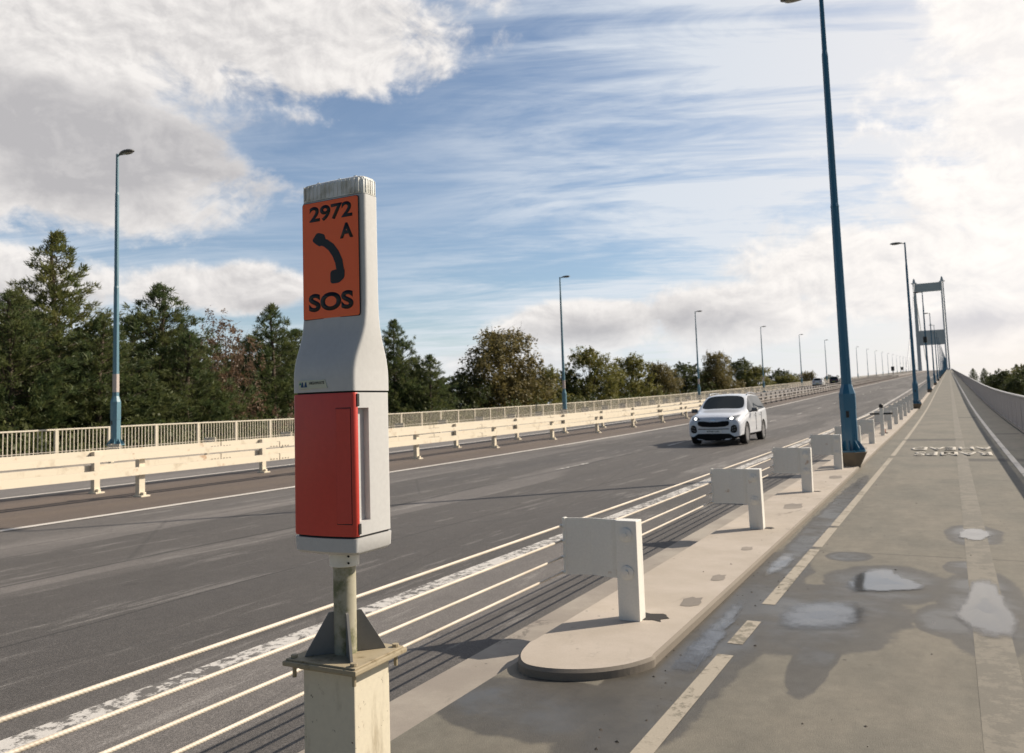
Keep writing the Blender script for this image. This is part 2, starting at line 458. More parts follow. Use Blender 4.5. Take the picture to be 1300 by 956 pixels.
def line_mat(name, col, wear=.5, under=(.11, .10, .09), sc_=14):
    m, g, b = mat(name); p = g.pos(); n = g.noise(p, sc_, 7, .75); n2 = g.noise(p, 1.2, 3, seed=2)
    k = (n+n2*.35).ss(wear, wear+.10)
    setin(g, b, 'Base Color', g.scale(g.mix(k, col, under), g.noise(p, 90, 3)*.4+.8)); b.inputs['Roughness'].default_value = .7
    setin(g, b, 'Normal', g.bump(n, .5, .006)); return m
M_line = line_mat('white_line_paint', (.62, .58, .53), .84)
M_linew = line_mat('worn_white_line_paint', (.58, .55, .51), .64, (.13, .12, .11), 11)
M_buff = line_mat('faded_buff_line', (.36, .315, .25), .70, (.18, .16, .12), 9)
M_buffw = line_mat('faded_centre_strip', (.205, .183, .146), .62, (.155, .140, .112), 7)
M_cream = weathered('cream_paint', (.74, .66, .52), (.42, .33, .22), .55, (.42, .20, .08), .45, 1.2, vert=False)
M_white = weathered('off_white_paint', (.80, .775, .71), (.52, .46, .36), .6, (.40, .24, .12), .42, 3.2, lo=.58, hi=.78)
M_whitef = weathered('flaking_white_paint', (.66, .60, .47), (.30, .24, .15), .7, (.22, .12, .05), .6, 5, flake=.66)
M_cable = None
def cable_mat():
    m, g, b = mat('painted_wire_rope'); p = g.pos(); x, y, z = g.xyz(p)
    ang = (z*380+x*380+y*400).sin()
    setin(g, b, 'Base Color', g.scale(g.mix(g.noise(p, 4, 4).ss(.4, .7), (.66, .585, .49), (.55, .475, .38)), ang*.03+.97))
    b.inputs['Roughness'].default_value = .5; setin(g, b, 'Normal', g.bump(ang, .22, .001)); return m
M_cable = cable_mat()
M_blue = weathered('blue_lamp_paint', (.025, .135, .235), (.04, .12, .18), .6, None, .32, 2)
M_teal = weathered('faded_teal_lamp_paint', (.12, .24, .30), (.08, .16, .19), .6, None, .4, 2)
M_lampgrey = simple('lamp_head_grey', (.14, .14, .135), .4)
M_band = simple('pale_band_paint', (.52, .44, .40), .6)
M_glassd = simple('lamp_bowl', (.30, .29, .26), .15)
M_black = simple('black_plastic', (.012, .012, .013), .4)
M_steel = simple('tower_steel', (.60, .61, .63), .5, var=.1, sc_=.1)
M_galv = weathered('galvanised_steel', (.29, .26, .235), (.20, .15, .12), .6, None, .55, 1.5)
M_mesh = weathered('grey_parapet_steel', (.40, .375, .375), (.26, .23, .22), .5, None, .5, 2)
M_rail = simple('grey_top_rail', (.55, .53, .50), .45)
M_grey = weathered('phone_grey_plastic', (.54, .535, .525), (.43, .41, .38), .45, None, .42, 2.2)
M_red = weathered('red_plastic', (.62, .060, .040), (.42, .05, .04), .55, None, .38, 2.2)
M_orange = simple('orange_sign_film', (1.0, .155, .036), .45, var=.03, sc_=3)
M_ink = simple('black_lettering', (.008, .008, .008), .45)
M_dark = simple('dark_gap', (.02, .02, .02), .7)
M_bark = simple('bark', (.10, .075, .055), .9, var=.4, sc_=8, bump=.5)
M_rust = weathered('rusty_plate', (.36, .30, .20), (.16, .12, .06), .9, (.14, .07, .03), .75, 8, vert=False)
M_post = weathered('mossy_grey_pole', (.40, .37, .28), (.13, .14, .06), .9, None, .7, 4, vert=False, lo=.5, hi=.66)
M_gus = weathered('dark_gusset_steel', (.20, .195, .185), (.12, .11, .09), .6, None, .6, 7, vert=False)
M_fence = weathered('cream_fence_paint', (.62, .56, .45), (.38, .32, .23), .5, None, .5, 2)

def lens_mat():
    m, g, b = mat('ribbed_lens'); p = g.objc(); x, y, z = g.xyz(p)
    r = ((x*900)).sin()+((y*900)).sin()
    setin(g, b, 'Base Color', g.mix(g.noise(p, 18, 4).ss(.4, .7), (.88, .88, .85), (.60, .58, .50)))
    b.inputs['Roughness'].default_value = .22; b.inputs['Transmission Weight'].default_value = .12; b.inputs['IOR'].default_value = 1.3
    setin(g, b, 'Normal', g.bump(r, .35, .002)); return m
M_lens = lens_mat()
def leaf_mat(name, c1, c2, c3=None, sc_=.6, tr=.35):
    m, g, b = mat(name); t = m.node_tree; p = g.pos()
    n = g.noise(p, sc_, 3, .6).ss(.35, .65); n2 = g.noise(p, 9, 2, .6, seed=3)
    c = g.mix(n, c1, c2)
    if c3: c = g.mix(g.noise(p, 3.3, 3, seed=5).ss(.56, .68)*.7, c, c3)
    c = g.scale(c, n2*1.1+.45)
    setin(g, b, 'Base Color', c); b.inputs['Roughness'].default_value = .55; b.inputs['Specular IOR Level'].default_value = .35
    tl = t.nodes.new('ShaderNodeBsdfTranslucent'); t.links.new(g.scale(c, 1.3), tl.inputs[0])
    mx = t.nodes.new('ShaderNodeMixShader'); mx.inputs[0].default_value = tr
    t.links.new(b.outputs[0], mx.inputs[1]); t.links.new(tl.outputs[0], mx.inputs[2])
    t.links.new(mx.outputs[0], t.nodes['Material Output'].inputs[0]); return m
L_pine = leaf_mat('pine_needles', (.105, .130, .040), (.165, .165, .055), (.20, .175, .06))
L_pined = leaf_mat('dark_pine_needles', (.068, .098, .038), (.120, .135, .048), (.155, .15, .05))
L_dec = leaf_mat('yellow_green_leaves', (.15, .155, .04), (.22, .20, .055), (.24, .19, .055))
L_decd = leaf_mat('dark_green_leaves', (.06, .08, .026), (.105, .112, .034))
L_gold = leaf_mat('browning_leaves', (.15, .125, .045), (.20, .16, .06), (.13, .13, .04))
L_red = leaf_mat('rusty_leaves', (.185, .115, .070), (.15, .10, .065), (.11, .075, .05))

# ------------------------------------------------------------------ ground, deck, road
YE = 1000.0
WZ = -.062; WK = (1.55-WZ)/(1.55+.098)                # walkway level
def terrain():
    mb = MB()
    xs = [-6000, -2000, -700, -300, -160, -110, -85, -70, -60, -52, -46, -41, -37, -33, -30, -28.4, -15, 2.3, 4, 7, 11, 16, 24, 35, 60, 110, 250, 700, 2000, 6000]
    ys = [-3000, -600, -150, -60, -30, -10, 0, 15, 30, 45, 60, 75, 90, 110, 130, 150, 170, 190, 230, 300, 420, 700, 1200, 3000, 9000]
    def h(x, y):
        base = -6.0+1.2*math.sin(x*.013)*math.cos(y*.011)
        top = prof(max(y, 0))-.65
        e = max(0, x-2.3, -28.4-x)
        k = max(0., min(1., (200-y)/60.))
        emb = top-e*.45
        hh = max(base, emb)
        return base+(hh-base)*k
    o = 0
    for y in ys:
        for x in xs: mb.v.append((x, y, h(x, y)))
    n = len(xs)
    for j in range(len(ys)-1):
        for i in range(n-1): a = j*n+i; mb.f.append((a, a+1, a+1+n, a+n))
    m, g, b = mat('rough_grass'); p = g.pos()
    c = g.mix(g.noise(p, .25, 6).ss(.35, .65), (.045, .058, .020), (.085, .085, .032)); setin(g, b, 'Base Color', g.scale(c, g.noise(p, 8, 4)*.8+.6))
    b.inputs['Roughness'].default_value = .9
    tag(mb.build('ground', m, smooth=True), kind='structure')
terrain()
mb = MB()
for (x0, x1, z0, z1) in [(-28.3, 2.35, -1.4, -.17)]:
    ys = ysteps(-40, YE)
    rings = [[(x0, y, prof(y)+z0), (x1, y, prof(y)+z0), (x1, y, prof(y)+z1), (x0, y, prof(y)+z1)] for y in ys]
    mb.loft(rings)
tag(mb.build('bridge_deck', M_strip), kind='structure')
def strip(name, x0, x1, dz, m, y0=-40, y1=YE):
    mb = MB(); mb.sheet(x0, x1, dz, y0, y1); return tag(mb.build(name, m), kind='structure')
strip('road', -18.6, -2.94, -.12, M_road)
strip('far_road', -26.3, -18.6, -.1205, M_lane)
strip('hard_shoulder', -17.9, -13.12, -.116, M_shoulder)
strip('road_channel', -2.94, -2.4, -.114, M_strip)
strip('verge', -28.2, -26.3, -.10, M_strip)
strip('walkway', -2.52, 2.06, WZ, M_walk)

def dashes(name, x, w, dz, m, segs):
    mb = MB()
    for a, b in segs: mb.sheet(x-w/2, x+w/2, dz, a, b)
    return tag(mb.build(name, m), kind='structure')
dashes('road_edge_line', -13.0, .20, -.110, M_line, [(-40, YE)])
dashes('road_edge_line', -4.40, .22, -.112, M_linew, [(-40, YE)])
dashes('road_edge_line', -18.35, .18, -.110, M_line, [(-40, YE)])
dashes('road_edge_line', -25.9, .18, -.110, M_line, [(-40, YE)])
dashes('lane_line', -8.72, .11, -.112, M_linew, [(18.4+9*k, 20.4+9*k) for k in range(-6, 60)])
dashes('lane_line', -22.2, .11, -.112, M_line, [(12.4+9*k, 14.4+9*k) for k in range(-4, 50)])
dashes('walkway_line', -1.36, .10, WZ+.0022, M_buff, [(-2, 5.25), (5.5, 6.1), (6.62, 9.1), (9.25, 10.6), (10.75, 21.5), (22.2, 28.2), (28.8, 60), (60.3, 500)])
dashes('walkway_line', 1.11, .11, WZ+.004, M_line, [(-3+2.32*k, -3+2.32*k+2.22) for k in range(40)]+[(90, 500)])
dashes('walkway_line', .135, .22, WZ+.0013, M_buffw, [(-6, 27.9), (29.1, 300)])
# lettering on the walkway, to be read by people coming the other way
M_letter = line_mat('letter_paint', (.42, .39, .34), .84, (.16, .145, .115), 5)
for txt, yc, x0, x1, h in (('AHEAD', 25.15, -1.04, .88, 1.35), ('RAMPS', 23.3, -.90, .78, 1.3)):
    Mx = Matrix.Translation(((x0+x1)/2, yc*WK, prof(yc)+WZ+.005)) @ Matrix.Rotation(PI, 4, 'Z')
    o = text_mesh(txt, h, Mx, .0006, .02, x1-x0, 'walkway_marking', M_letter); tag(o, kind='structure')

# kerb island
def island():
    outl = [(-2.55, 4.9), (-2.555, 4.830), (-2.500, 4.610), (-2.400, 4.450), (-2.280, 4.400), (-2.100, 4.420), (-1.920, 4.510), (-1.780, 4.660), (-1.700, 4.830), (-1.70, 4.9)]
    P_ = [Vector(p) for p in outl]; dense = []
    for i in range(len(P_)-1):
        a = P_[max(i-1, 0)]; b = P_[i]; c = P_[i+1]; d = P_[min(i+2, len(P_)-1)]
        for k in range(5):
            t = k/5; dense.append(tuple(.5*((2*b)+(c-a)*t+(2*a-5*b+4*c-d)*t*t+(-a+3*b-3*c+d)*t**3)))
    outl = dense+[outl[-1]]
    mb = MB()
    ys = ysteps(4.9, YE); B = .018
    L = lambda y: -2.55; R = lambda y: -1.70-min(.12, (y-4.9)*.006)
    rings = []
    for y in ys:
        z = prof(y)
        rings.append([(L(y), y, z-.13), (R(y), y, z-.13), (R(y), y, z-B), (R(y)-B, y, z), (L(y)+B, y, z), (L(y), y, z-B)])
    mb.loft(rings)
    n = len(outl)
    cen = Vector((-2.12, 4.9))
    def inset(p):
        if p[1] > 4.89: return Vector((p[0]+(B if p[0] < cen.x else -B), p[1]))
        d = (Vector(p)-cen); return Vector(p)-d.normalized()*B
    vs = [(x, y, -.13) for x, y in outl]+[(x, y, prof(y)-B) for x, y in outl]+[(*inset(p), prof(4.9)) for p in outl]
    fs = []
    for k in range(n-1):
        fs += [(k, k+1, n+k+1, n+k), (n+k, n+k+1, 2*n+k+1, 2*n+k)]
    fs.append(tuple(range(2*n, 3*n)))
    mb.add(vs, fs)
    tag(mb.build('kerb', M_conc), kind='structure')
    # dark broken holes round post feet and patches
    mb = MB()
    for (cx, cy, w, h) in [(-2.0, 5.72, .22, .20), (-2.02, 9.98, .16, .14), (-2.0, 13.85, .14, .13)]:
        pts = []
        for k in range(14):
            a = 2*PI*k/14; q = 1+.25*math.sin(k*2.7+cx*9)
            sx = abs(math.cos(a))**.6*(1 if math.cos(a) > 0 else -1); sy = abs(math.sin(a))**.6*(1 if math.sin(a) > 0 else -1)
            pts.append((cx+w/2*sx*q, cy+h/2*sy*q))
        o = len(mb.v); mb.v += [(x, y, prof(y)+.003) for x, y in pts]; mb.f.append(tuple(range(o, o+14)))
    tag(mb.build('kerb_repair', simple('black_mastic', (.022, .018, .014), .8, bump=.5)), kind='structure')
    mb = MB()
    for (cx, cy, w, h) in [(-1.88, 7.15, .10, .22), (-1.86, 6.25, .13, .26), (-1.95, 8.6, .10, .18), (-2.05, 12.0, .22, .5), (-1.98, 16.2, .2, .5), (-2.2, 24, .2, .8)]:
        pts = [(cx+w*.6*math.cos(2*PI*k/12)*(1+.22*math.sin(k*4.1)), cy+h*.6*math.sin(2*PI*k/12)*(1+.22*math.cos(k*3.3))) for k in range(12)]
        o = len(mb.v); mb.v += [(x, y, prof(y)+.0025) for x, y in pts]; mb.f.append(tuple(range(o, o+12)))
    tag(mb.build('kerb_patch', concrete('mortar_patch', (.20, .175, .15), (.30, .26, .22))), kind='structure')
island()

# puddles
def puddle(pts, label, amt=1.0):
    n = len(pts); P = [Vector(p) for p in pts]; out = []
    for i in range(n):
        p0, p1, p2, p3 = P[i-1], P[i], P[(i+1) % n], P[(i+2) % n]
        for k in range(6):
            t = k/6
            q = .5*((2*p1)+(p2-p0)*t+(2*p0-5*p1+4*p2-p3)*t*t+(-p0+3*p1-3*p2+p3)*t**3)
            j = .012*math.sin(q.x*61+q.y*37)+.008*math.sin(q.y*113-q.x*71)
            out.append(q*1+Vector((j, j*1.6)))
    c = sum(out, Vector((0, 0)))/len(out)
    mb = MB(); m_ = len(out); out = [q*WK for q in out]; c = c*WK; dep = []
    LV = [(1.06, 0), (.92, .30), (.74, .62), (.5, .9), (.25, 1)]
    for f_, dv in LV:
        for q in out:
            mb.v.append((c.x+(q.x-c.x)*f_, c.y+(q.y-c.y)*f_, WZ+.0055+prof(q.y))); dep.append(dv*amt)
    for L_ in range(len(LV)-1):
        for k in range(m_): a0 = L_*m_+k; a1 = L_*m_+(k+1) % m_; mb.f.append((a0, a1, a1+m_, a0+m_))
    mb.f.append(tuple(range((len(LV)-1)*m_, len(LV)*m_)))
    o = mb.build('puddle', M_water)
    at = o.data.attributes.new('depth', 'FLOAT', 'POINT'); at.data.foreach_set('value', dep)
    tag(o, label, 'puddle', 'puddles on the walkway')
puddle([(-.92, 7.5), (-.84, 8.3), (-.62, 8.5), (-.48, 8.1), (-.33, 7.95), (-.30, 7.7), (-.5, 7.55), (-.72, 7.45)], 'bright puddle on the walkway mirroring the blue lamp column')
puddle([(-1.25, 6.15), (-1.28, 6.8), (-1.0, 7.1), (-.72, 7.05), (-.62, 6.6), (-.75, 6.2), (-1.0, 6.05)], 'shallow bluish puddle by the broken edge line, in front of the bright puddle', .62)
puddle([(-.08, 6.75), (.0, 7.7), (.06, 8.2), (.22, 8.25), (.30, 7.3), (.30, 6.45), (.1, 6.33)], 'large pale oval puddle over the faded centre strip at the right edge')
puddle([(-.04, 10.6), (.02, 11.1), (.2, 11.2), (.31, 10.8), (.2, 10.35), (.05, 10.35)], 'small white shining puddle, farthest along the walkway')
puddle([(-1.66, 5.0), (-1.66, 6.9), (-1.56, 6.8), (-1.5, 6.0), (-1.46, 5.2), (-1.5, 4.85)], 'narrow puddle lying in the gutter along the kerb edge', .55)
puddle([(-1.66, 7.7), (-1.66, 9.0), (-1.5, 8.9), (-1.52, 8.0)], 'second narrow gutter puddle further along the kerb edge', .55)

# grit on walkway
mb = MB(); rr = random.Random(3)
for k in range(260):
    x = rr.choice([rr.uniform(-1.7, -1.4), rr.uniform(-2.4, 2), rr.uniform(-1.7, -1.2)]); y = rr.uniform(2.5, 22); s = rr.uniform(.003, .011)
    z = prof(y)+WZ
    if x < -1.72: z = prof(y)+.0 if y > 5 else WZ
    vs = [(x+s*rr.uniform(.6, 1.4)*dx, y+s*rr.uniform(.6, 1.4)*dy, z+s*dz*rr.uniform(.5, 1)) for dx, dy, dz in ((1, 0, 0), (0, 1, 0), (-1, 0, 0), (0, -1, 0), (.2, .1, 1))]
    mb.add(vs, [(0, 1, 4), (1, 2, 4), (2, 3, 4), (3, 0, 4), (3, 2, 1, 0)])
tag(mb.build('grit', simple('stone_grit', (.09, .075, .06), .8, var=.5, sc_=3)), 'scattered grit and small stones on the walkway', 'grit', kind='stuff')

# ------------------------------------------------------------------ emergency telephone
def phone():
    GX, GY = -1.772, 2.10
    root = empty('emergency_telephone', (GX, GY, -.098+.048), rad(1), label='grey and red roadside SOS telephone with orange sign on a short pole', cat='emergency telephone')
    root.scale = (1, 1, .972)
    Z0 = .098                                   # local z = world z + Z0
    def plan(xl, xr, yf, yb, bow=.010, r=.016, z=0, xbr=None):
        """ring: front from left to right (bowed), rounded corners, back"""
        xbr = xr if xbr is None else xbr
        pts = []
        def arc(cx, cy, a0, a1, n=5):
            for k in range(n+1):
                a = rad(a0+(a1-a0)*k/n); pts.append((cx+r*math.cos(a), cy+r*math.sin(a)))
        arc(xl+r, yf+r, 180, 270)
        for k in range(1, 8):
            t = k/8; pts.append((xl+r+(xr-xl-2*r)*t, yf-bow*math.sin(PI*t)))
        arc(xr-r, yf+r, 270, 360)
        arc(xbr-r, yb-r, 0, 90); arc(xl+r, yb-r, 90, 180)
        return [(x, y, z+Z0) for x, y in pts]
    # lower cabinet body
    XL, XR, YF, YB = -.125, .125, -.099, .099
    w = MB(); w.loft([plan(XL+.002, XR-.002, YF+.006, YB-.002, z=1.150), plan(XL+.002, XR-.002, YF+.006, YB-.002, z=1.610)])
    body = w.build('cabinet', M_grey, root, angle=35)
    # recess cut for the hand grip on the right side
    cut = MB(); cut.box(XR-.022, XR+.05, YF+.016, YF+.080, 1.195+Z0, 1.560+Z0)
    co = cut.build('cut', M_grey); co.location = (0, 0, 0)
    bpy.context.view_layer.update()
    co.matrix_world = root.matrix_world
    md = body.modifiers.new('b', 'BOOLEAN'); md.operation = 'DIFFERENCE'; md.object = co; md.solver = 'EXACT'
    bpy.context.view_layer.update()
    dg = bpy.context.evaluated_depsgraph_get(); me = bpy.data.meshes.new_from_object(body.evaluated_get(dg))
    body.modifiers.clear(); body.data = me; bpy.data.objects.remove(co)
    # red door: front and wrapped corner
    d = MB()
    pl = plan(XL, XR+.002, YF, YB, z=0)
    nfront = 6+7+6                              # left arc, front, right arc
    outer = [(x, y) for x, y, _ in pl[:nfront]]
    outer = [(XL-.0005, YF+.055)]+outer+[(XR+.002, YF+.020)]
    inner = [(max(XL+.003, min(XR-.004, x)), max(y+.005, YF+.004)) for x, y in outer]
    ring = outer+inner[::-1]
    zs = [1.150, 1.156, 1.604, 1.610]
    def rg(z, s):
        cx, cy = -.003, -.02
        return [(cx+(x-cx)*s, cy+(y-cy)*s, z+Z0) for x, y in ring]
    d.loft([rg(zs[0], .985), rg(zs[1], 1), rg(zs[2], 1), rg(zs[3], .985)])
    dr = d.build('door', M_red, root, angle=40)
    # raised grip panel on the red door
    q = MB()
    fx = lambda t: XL+.016+(XR-XL-.032)*t
    yv = lambda x: YF-.010*math.sin(PI*max(0, min(1, (x-XL-.016)/(XR-XL-.032))))
    X0 = .062; X1 = XR-.012
    cols = [X0+(X1-X0)*k/6 for k in range(7)]
    rings = []
    for z in (1.190, 1.194, 1.556, 1.560):
        e = .0 if z in (1.190, 1.560) else .0022
        rings.append([(x, yv(x)-e, z+Z0) for x in cols]+[(x, yv(x)+.002, z+Z0) for x in cols[::-1]])
    q.loft(rings); q.build('grip_panel', M_red, dr)
    gv = MB()
    gv.loft([[(x+(.0016 if x > .085 else -.0016), yv(x)-.0004, z+Z0) for x in cols]+[(x+(.0016 if x > .085 else -.0016), yv(x)+.002, z+Z0) for x in cols[::-1]] for z in (1.188, 1.562)]); gv.build('panel_groove', M_dark, dr)
    # door lip on the grey side: slim latch plates
    l = MB(); l.bbox(XR-.001, XR+.005, YF+.014, YF+.026, 1.565+Z0, 1.606+Z0, .002); l.build('latch', M_dark, root); l = MB(); l.bbox(XR-.001, XR+.005, YF+.014, YF+.026, 1.156+Z0, 1.190+Z0, .002)
    l.build('latch', M_dark, root)
    # dark seam rings
    s = MB(); s.loft([plan(XL+.006, XR-.006, YF+.010, YB-.006, z=1.608), plan(XL+.006, XR-.006, YF+.010, YB-.006, z=1.6165)]); s.build('seam', M_dark, root); s = MB()
    s.loft([plan(XL+.006, XR-.006, YF+.010, YB-.006, z=1.141), plan(XL+.006, XR-.006, YF+.010, YB-.006, z=1.1515)]); s.build('seam', M_dark, root)
    # tray underneath
    t = MB(); t.loft([plan(XL+.045, XR-.055, YF+.05, YB-.04, z=1.082), plan(XL+.012, XR-.01, YF+.014, YB-.012, z=1.090), plan(XL+.002, XR-.002, YF+.003, YB-.002, z=1.100), plan(XL, XR, YF, YB, z=1.143)])
    t.build('tray', M_grey, root, angle=40)
    # neck + head: loft through shoulder
    h = MB()
    lev = []
    HX0, HX1, HY0, HY1 = -.124, .139, -.046, .032
    def smooth(t): return t*t*(3-2*t)
    rows = [(1.616, 1), (1.625, 1), (1.66, 1), (1.685, .97), (1.71, .88), (1.735, .74), (1.76, .56), (1.785, .38), (1.81, .23), (1.835, .12), (1.87, .05), (1.91, .015), (1.98, 0), (2.275, 0)]
    for z, k in rows:
        mixf = lambda a, b: b+(a-b)*k
        lev.append(plan(mixf(XL, HX0), mixf(XR, HX1), mixf(YF, HY0), mixf(YB, HY1), bow=mixf(.010, .004), r=mixf(.016, .015), z=z))
    h.loft(lev); hd = h.build('upper_housing', M_grey, root, angle=30)
    # lens cap
    c = MB()
    c.loft([plan(HX0+.001, HX1-.001, HY0+.001, HY1-.001, bow=.004, z=2.277), plan(HX0+.001, HX1-.001, HY0+.001, HY1-.001, bow=.004, z=2.322),
            plan(HX0+.006, HX1-.006, HY0+.006, HY1-.006, bow=.004, z=2.336), plan(HX0+.016, HX1-.016, HY0+.014, HY1-.014, bow=.004, z=2.341)])
    lens = c.build('lens_cap', M_lens, root, angle=40)
    rb = MB()
    for k in range(14):
        xx = HX0+.018+(HX1-HX0-.036)*k/13
        rb.bbox(xx-.0018, xx+.0018, HY0-.0055, HY0+.002, 2.281+Z0, 2.330+Z0, .0008)
    for k in range(5):
        yy = HY0+.016+(HY1-HY0-.032)*k/4
        rb.bbox(HX1-.003, HX1+.0005, yy-.0018, yy+.0018, 2.281+Z0, 2.328+Z0, .0008)
    for xx in (-.07, .02, .085): rb.bbox(xx-.005, xx+.005, -.022, -.010, 2.336+Z0, 2.349+Z0, .002)
    rb.build('lens_rib', M_lens, lens)
    li = MB(); li.loft([plan(HX0+.02, HX1-.02, HY0+.015, HY1-.015, bow=0, z=2.279), plan(HX0+.02, HX1-.02, HY0+.015, HY1-.015, bow=0, z=2.31)]); li.build('lamp_unit', simple('reflector', (.8, .8, .78), .4), root)
    # sign plate
    sx0, sx1, sz0, sz1 = HX0+.013, HX1-.018, 1.866, 2.268
    sg = MB(); r_ = .008; poly = []
    for cx, cz, a0 in ((sx1-r_, sz1-r_, 0), (sx0+r_, sz1-r_, 90), (sx0+r_, sz0+r_, 180), (sx1-r_, sz0+r_, 270)):
        for k in range(5): a = rad(a0+90*k/4); poly.append((cx+r_*math.cos(a), cz+r_*math.sin(a)))
    FYs = HY0-.0062
    Mf = Matrix.Translation((0, FYs, Z0)) @ Matrix.Rotation(PI/2, 4, 'X')
    sg.prism(poly, -.001, .002, Mf)
    sign = sg.build('sign_panel', M_orange, root)
    ed = MB(); cxm, czm = (sx0+sx1)/2, (sz0+sz1)/2
    ed.prism([(cxm+(x-cxm)*1.014, czm+(z-czm)*1.009) for x, z in poly], -.003, .0008, Mf); ed.build('sign_edge', M_ink, root)
    SW, SH = sx1-sx0, sz1-sz0
    def put(txt, u0, u1, v0, v1, bold=.03):
        cx = sx0+SW*(u0+u1)/2; cz = sz1-SH*(v0+v1)/2
        Mt = Matrix.Translation((cx, FYs-.0022, cz+Z0)) @ Matrix.Rotation(PI/2, 4, 'X')
        text_mesh(txt, SH*(v1-v0), Mt, .0003, bold, SW*(u1-u0), 'lettering', M_ink, sign)
    put('2972', .13, .905, .035, .170, .032); put('A', .68, .915, .215, .345, .045); put('SOS', .10, .90, .785, .94, .042)
    # handset pictogram
    arc = []
    pts = []
    ctr = [(.33, .345), (.42, .362), (.52, .405), (.60, .465), (.655, .535), (.675, .60), (.655, .665)]
    for i, (u, v) in enumerate(ctr):
        a = Vector(ctr[max(i-1, 0)]); b = Vector(ctr[min(i+1, len(ctr)-1)]); dd = Vector(((b-a).x*SW, -(b-a).y*SH)).normalized(); nn = Vector((-dd.y, dd.x))
        P0 = Vector((sx0+u*SW, sz1-v*SH)); wd = [.012, .0135, .0145, .0150, .0155, .0155, .015][i]
        pts.append((P0+nn*wd*1.0, P0-nn*wd*1.0))
    poly2 = [tuple(a) for a, b in pts]+[tuple(b) for a, b in reversed(pts)]
    def uv(u, v): return (sx0+u*SW, sz1-v*SH)
    def blobp(cs):
        P = [Vector(c) for c in cs]; out = []; n = len(P)
        for i in range(n):
            a, b, c2 = P[i-1], P[i], P[(i+1) % n]
            p0 = b+(a-b)*.28; p2 = b+(c2-b)*.28
            for k in range(5): t = k/4; out.append(tuple((1-t)**2*p0+2*t*(1-t)*b+t*t*p2))
        return out
    Mi = Matrix.Translation((0, FYs-.0022, Z0)) @ Matrix.Rotation(PI/2, 4, 'X')
    hs = MB(); hs.prism(poly2, 0, .0007, Mi)
    hs.prism(blobp([uv(.17, .328), uv(.27, .262), uv(.40, .285), uv(.43, .345), uv(.315, .39)]), 0, .00075, Mi)
    hs.prism(blobp([uv(.50, .608), uv(.64, .595), uv(.755, .60), uv(.75, .675), uv(.655, .715), uv(.50, .715)]), 0, .0008, Mi)
    hs.build('handset_pictogram', M_ink, sign)
    # maker's badge on the shoulder
    bx0, bx1, bz0, bz1 = -.085, .032, 1.628, 1.656
    YBd = YF-.0105
    b = MB(); Mb = Matrix.Translation((0, YBd, Z0)) @ Matrix.Rotation(PI/2, 4, 'X')
    b.prism([(bx0, bz0), (bx1, bz0), (bx1-.010, bz1), (bx0, bz1)], -.006, .002, Mb)
    bd = b.build('badge', simple('badge_cream', (.55, .56, .44), .4), root)
    lg = MB(); Ml = Matrix.Translation((0, YBd-.0022, Z0)) @ Matrix.Rotation(PI/2, 4, 'X')
    for (xa, xb) in ((-.074, -.062), (-.060, -.048)):
        lg.prism([(xa-.002, 1.633), (xb-.001, 1.633), ((xa+xb)/2+.001, 1.650), ((xa+xb)/2-.003, 1.650)], 0, .0005, Ml)
    lg.build('logo', simple('badge_blue', (.01, .05, .14), .4), bd)
    lg = MB(); lg.prism([(-.083, 1.641), (-.078, 1.651), (-.073, 1.641)], 0, .0005, Ml); lg.build('logo', simple('badge_green', (.03, .20, .15), .4), bd)
    text_mesh('HIGHWAYS', .0095, Matrix.Translation((-.010, YBd-.0022, 1.646+Z0)) @ Matrix.Rotation(PI/2, 4, 'X'), .0004, .02, .062, 'lettering', M_ink, bd)
    # collar, pole
    k = MB(); k.tube([(0, 0, z+Z0) for z in (1.038, 1.040, 1.084)], [.046, .048, .048], 28); k.build('collar', M_white, root, angle=40)
    for z in (1.052, 1.074): sc2 = MB(); sc2.tube([(.040, -.030, z+Z0), (.045, -.034, z+Z0)], .0035, 10); sc2.build('screw', M_black, root)
    k = MB(); k.tube([(0, 0, .752+Z0), (0, 0, 1.042+Z0)], .0365, 28); k.build('pole', M_post, root, angle=40)
    # base plate, gussets
    A = rad(-3)
    bp = MB(); bp.bbox(-.145, .145, -.135, .135, .732+Z0, .748+Z0, .004); bp.bbox(-.137, .137, -.127, .127, .748+Z0, .754+Z0, .002)
    bp.build('base_plate', M_rust, root)
    dirs = [(-1, -.93), (1, -.93), (1, .93), (-1, .93)]
    for (dx, dy) in dirs:
        L = math.hypot(dx, dy); dx /= L; dy /= L
        g_ = MB(); Mg = Matrix(((dx, 0, -dy, 0), (dy, 0, dx, 0), (0, 1, 0, Z0), (0, 0, 0, 1)))
        g_.prism([(.030, .755), (.128, .755), (.120, .772), (.052, .888), (.030, .890)], -.004, .004, Mg); g_.build('gusset', M_gus, root)
    for sx in (-.118, .118):
        for sy in (-.108, .108):
            n_ = MB(); n_.tube([(sx, sy, .693+Z0), (sx, sy, .755+Z0), (sx, sy, .7551+Z0), (sx, sy, .764+Z0)], [.0065, .0065, .011, .011], 8); n_.build('bolt', M_rust, root)
    pd = MB(); pd.bbox(-.098, .104, -.09, .09, -.06, .722+Z0, .004); pd.build('pedestal', M_whitef, root)
    tp = MB(); tp.bbox(-.108, .114, -.10, .10, .716+Z0, .7315+Z0, .003); tp.build('pedestal_cap', M_rust, root)
    ft = MB(); ft.bbox(-.17, .17, -.16, .16, -.052, -.03, .004); ft.build('foot_plate', M_rust, root)
phone()

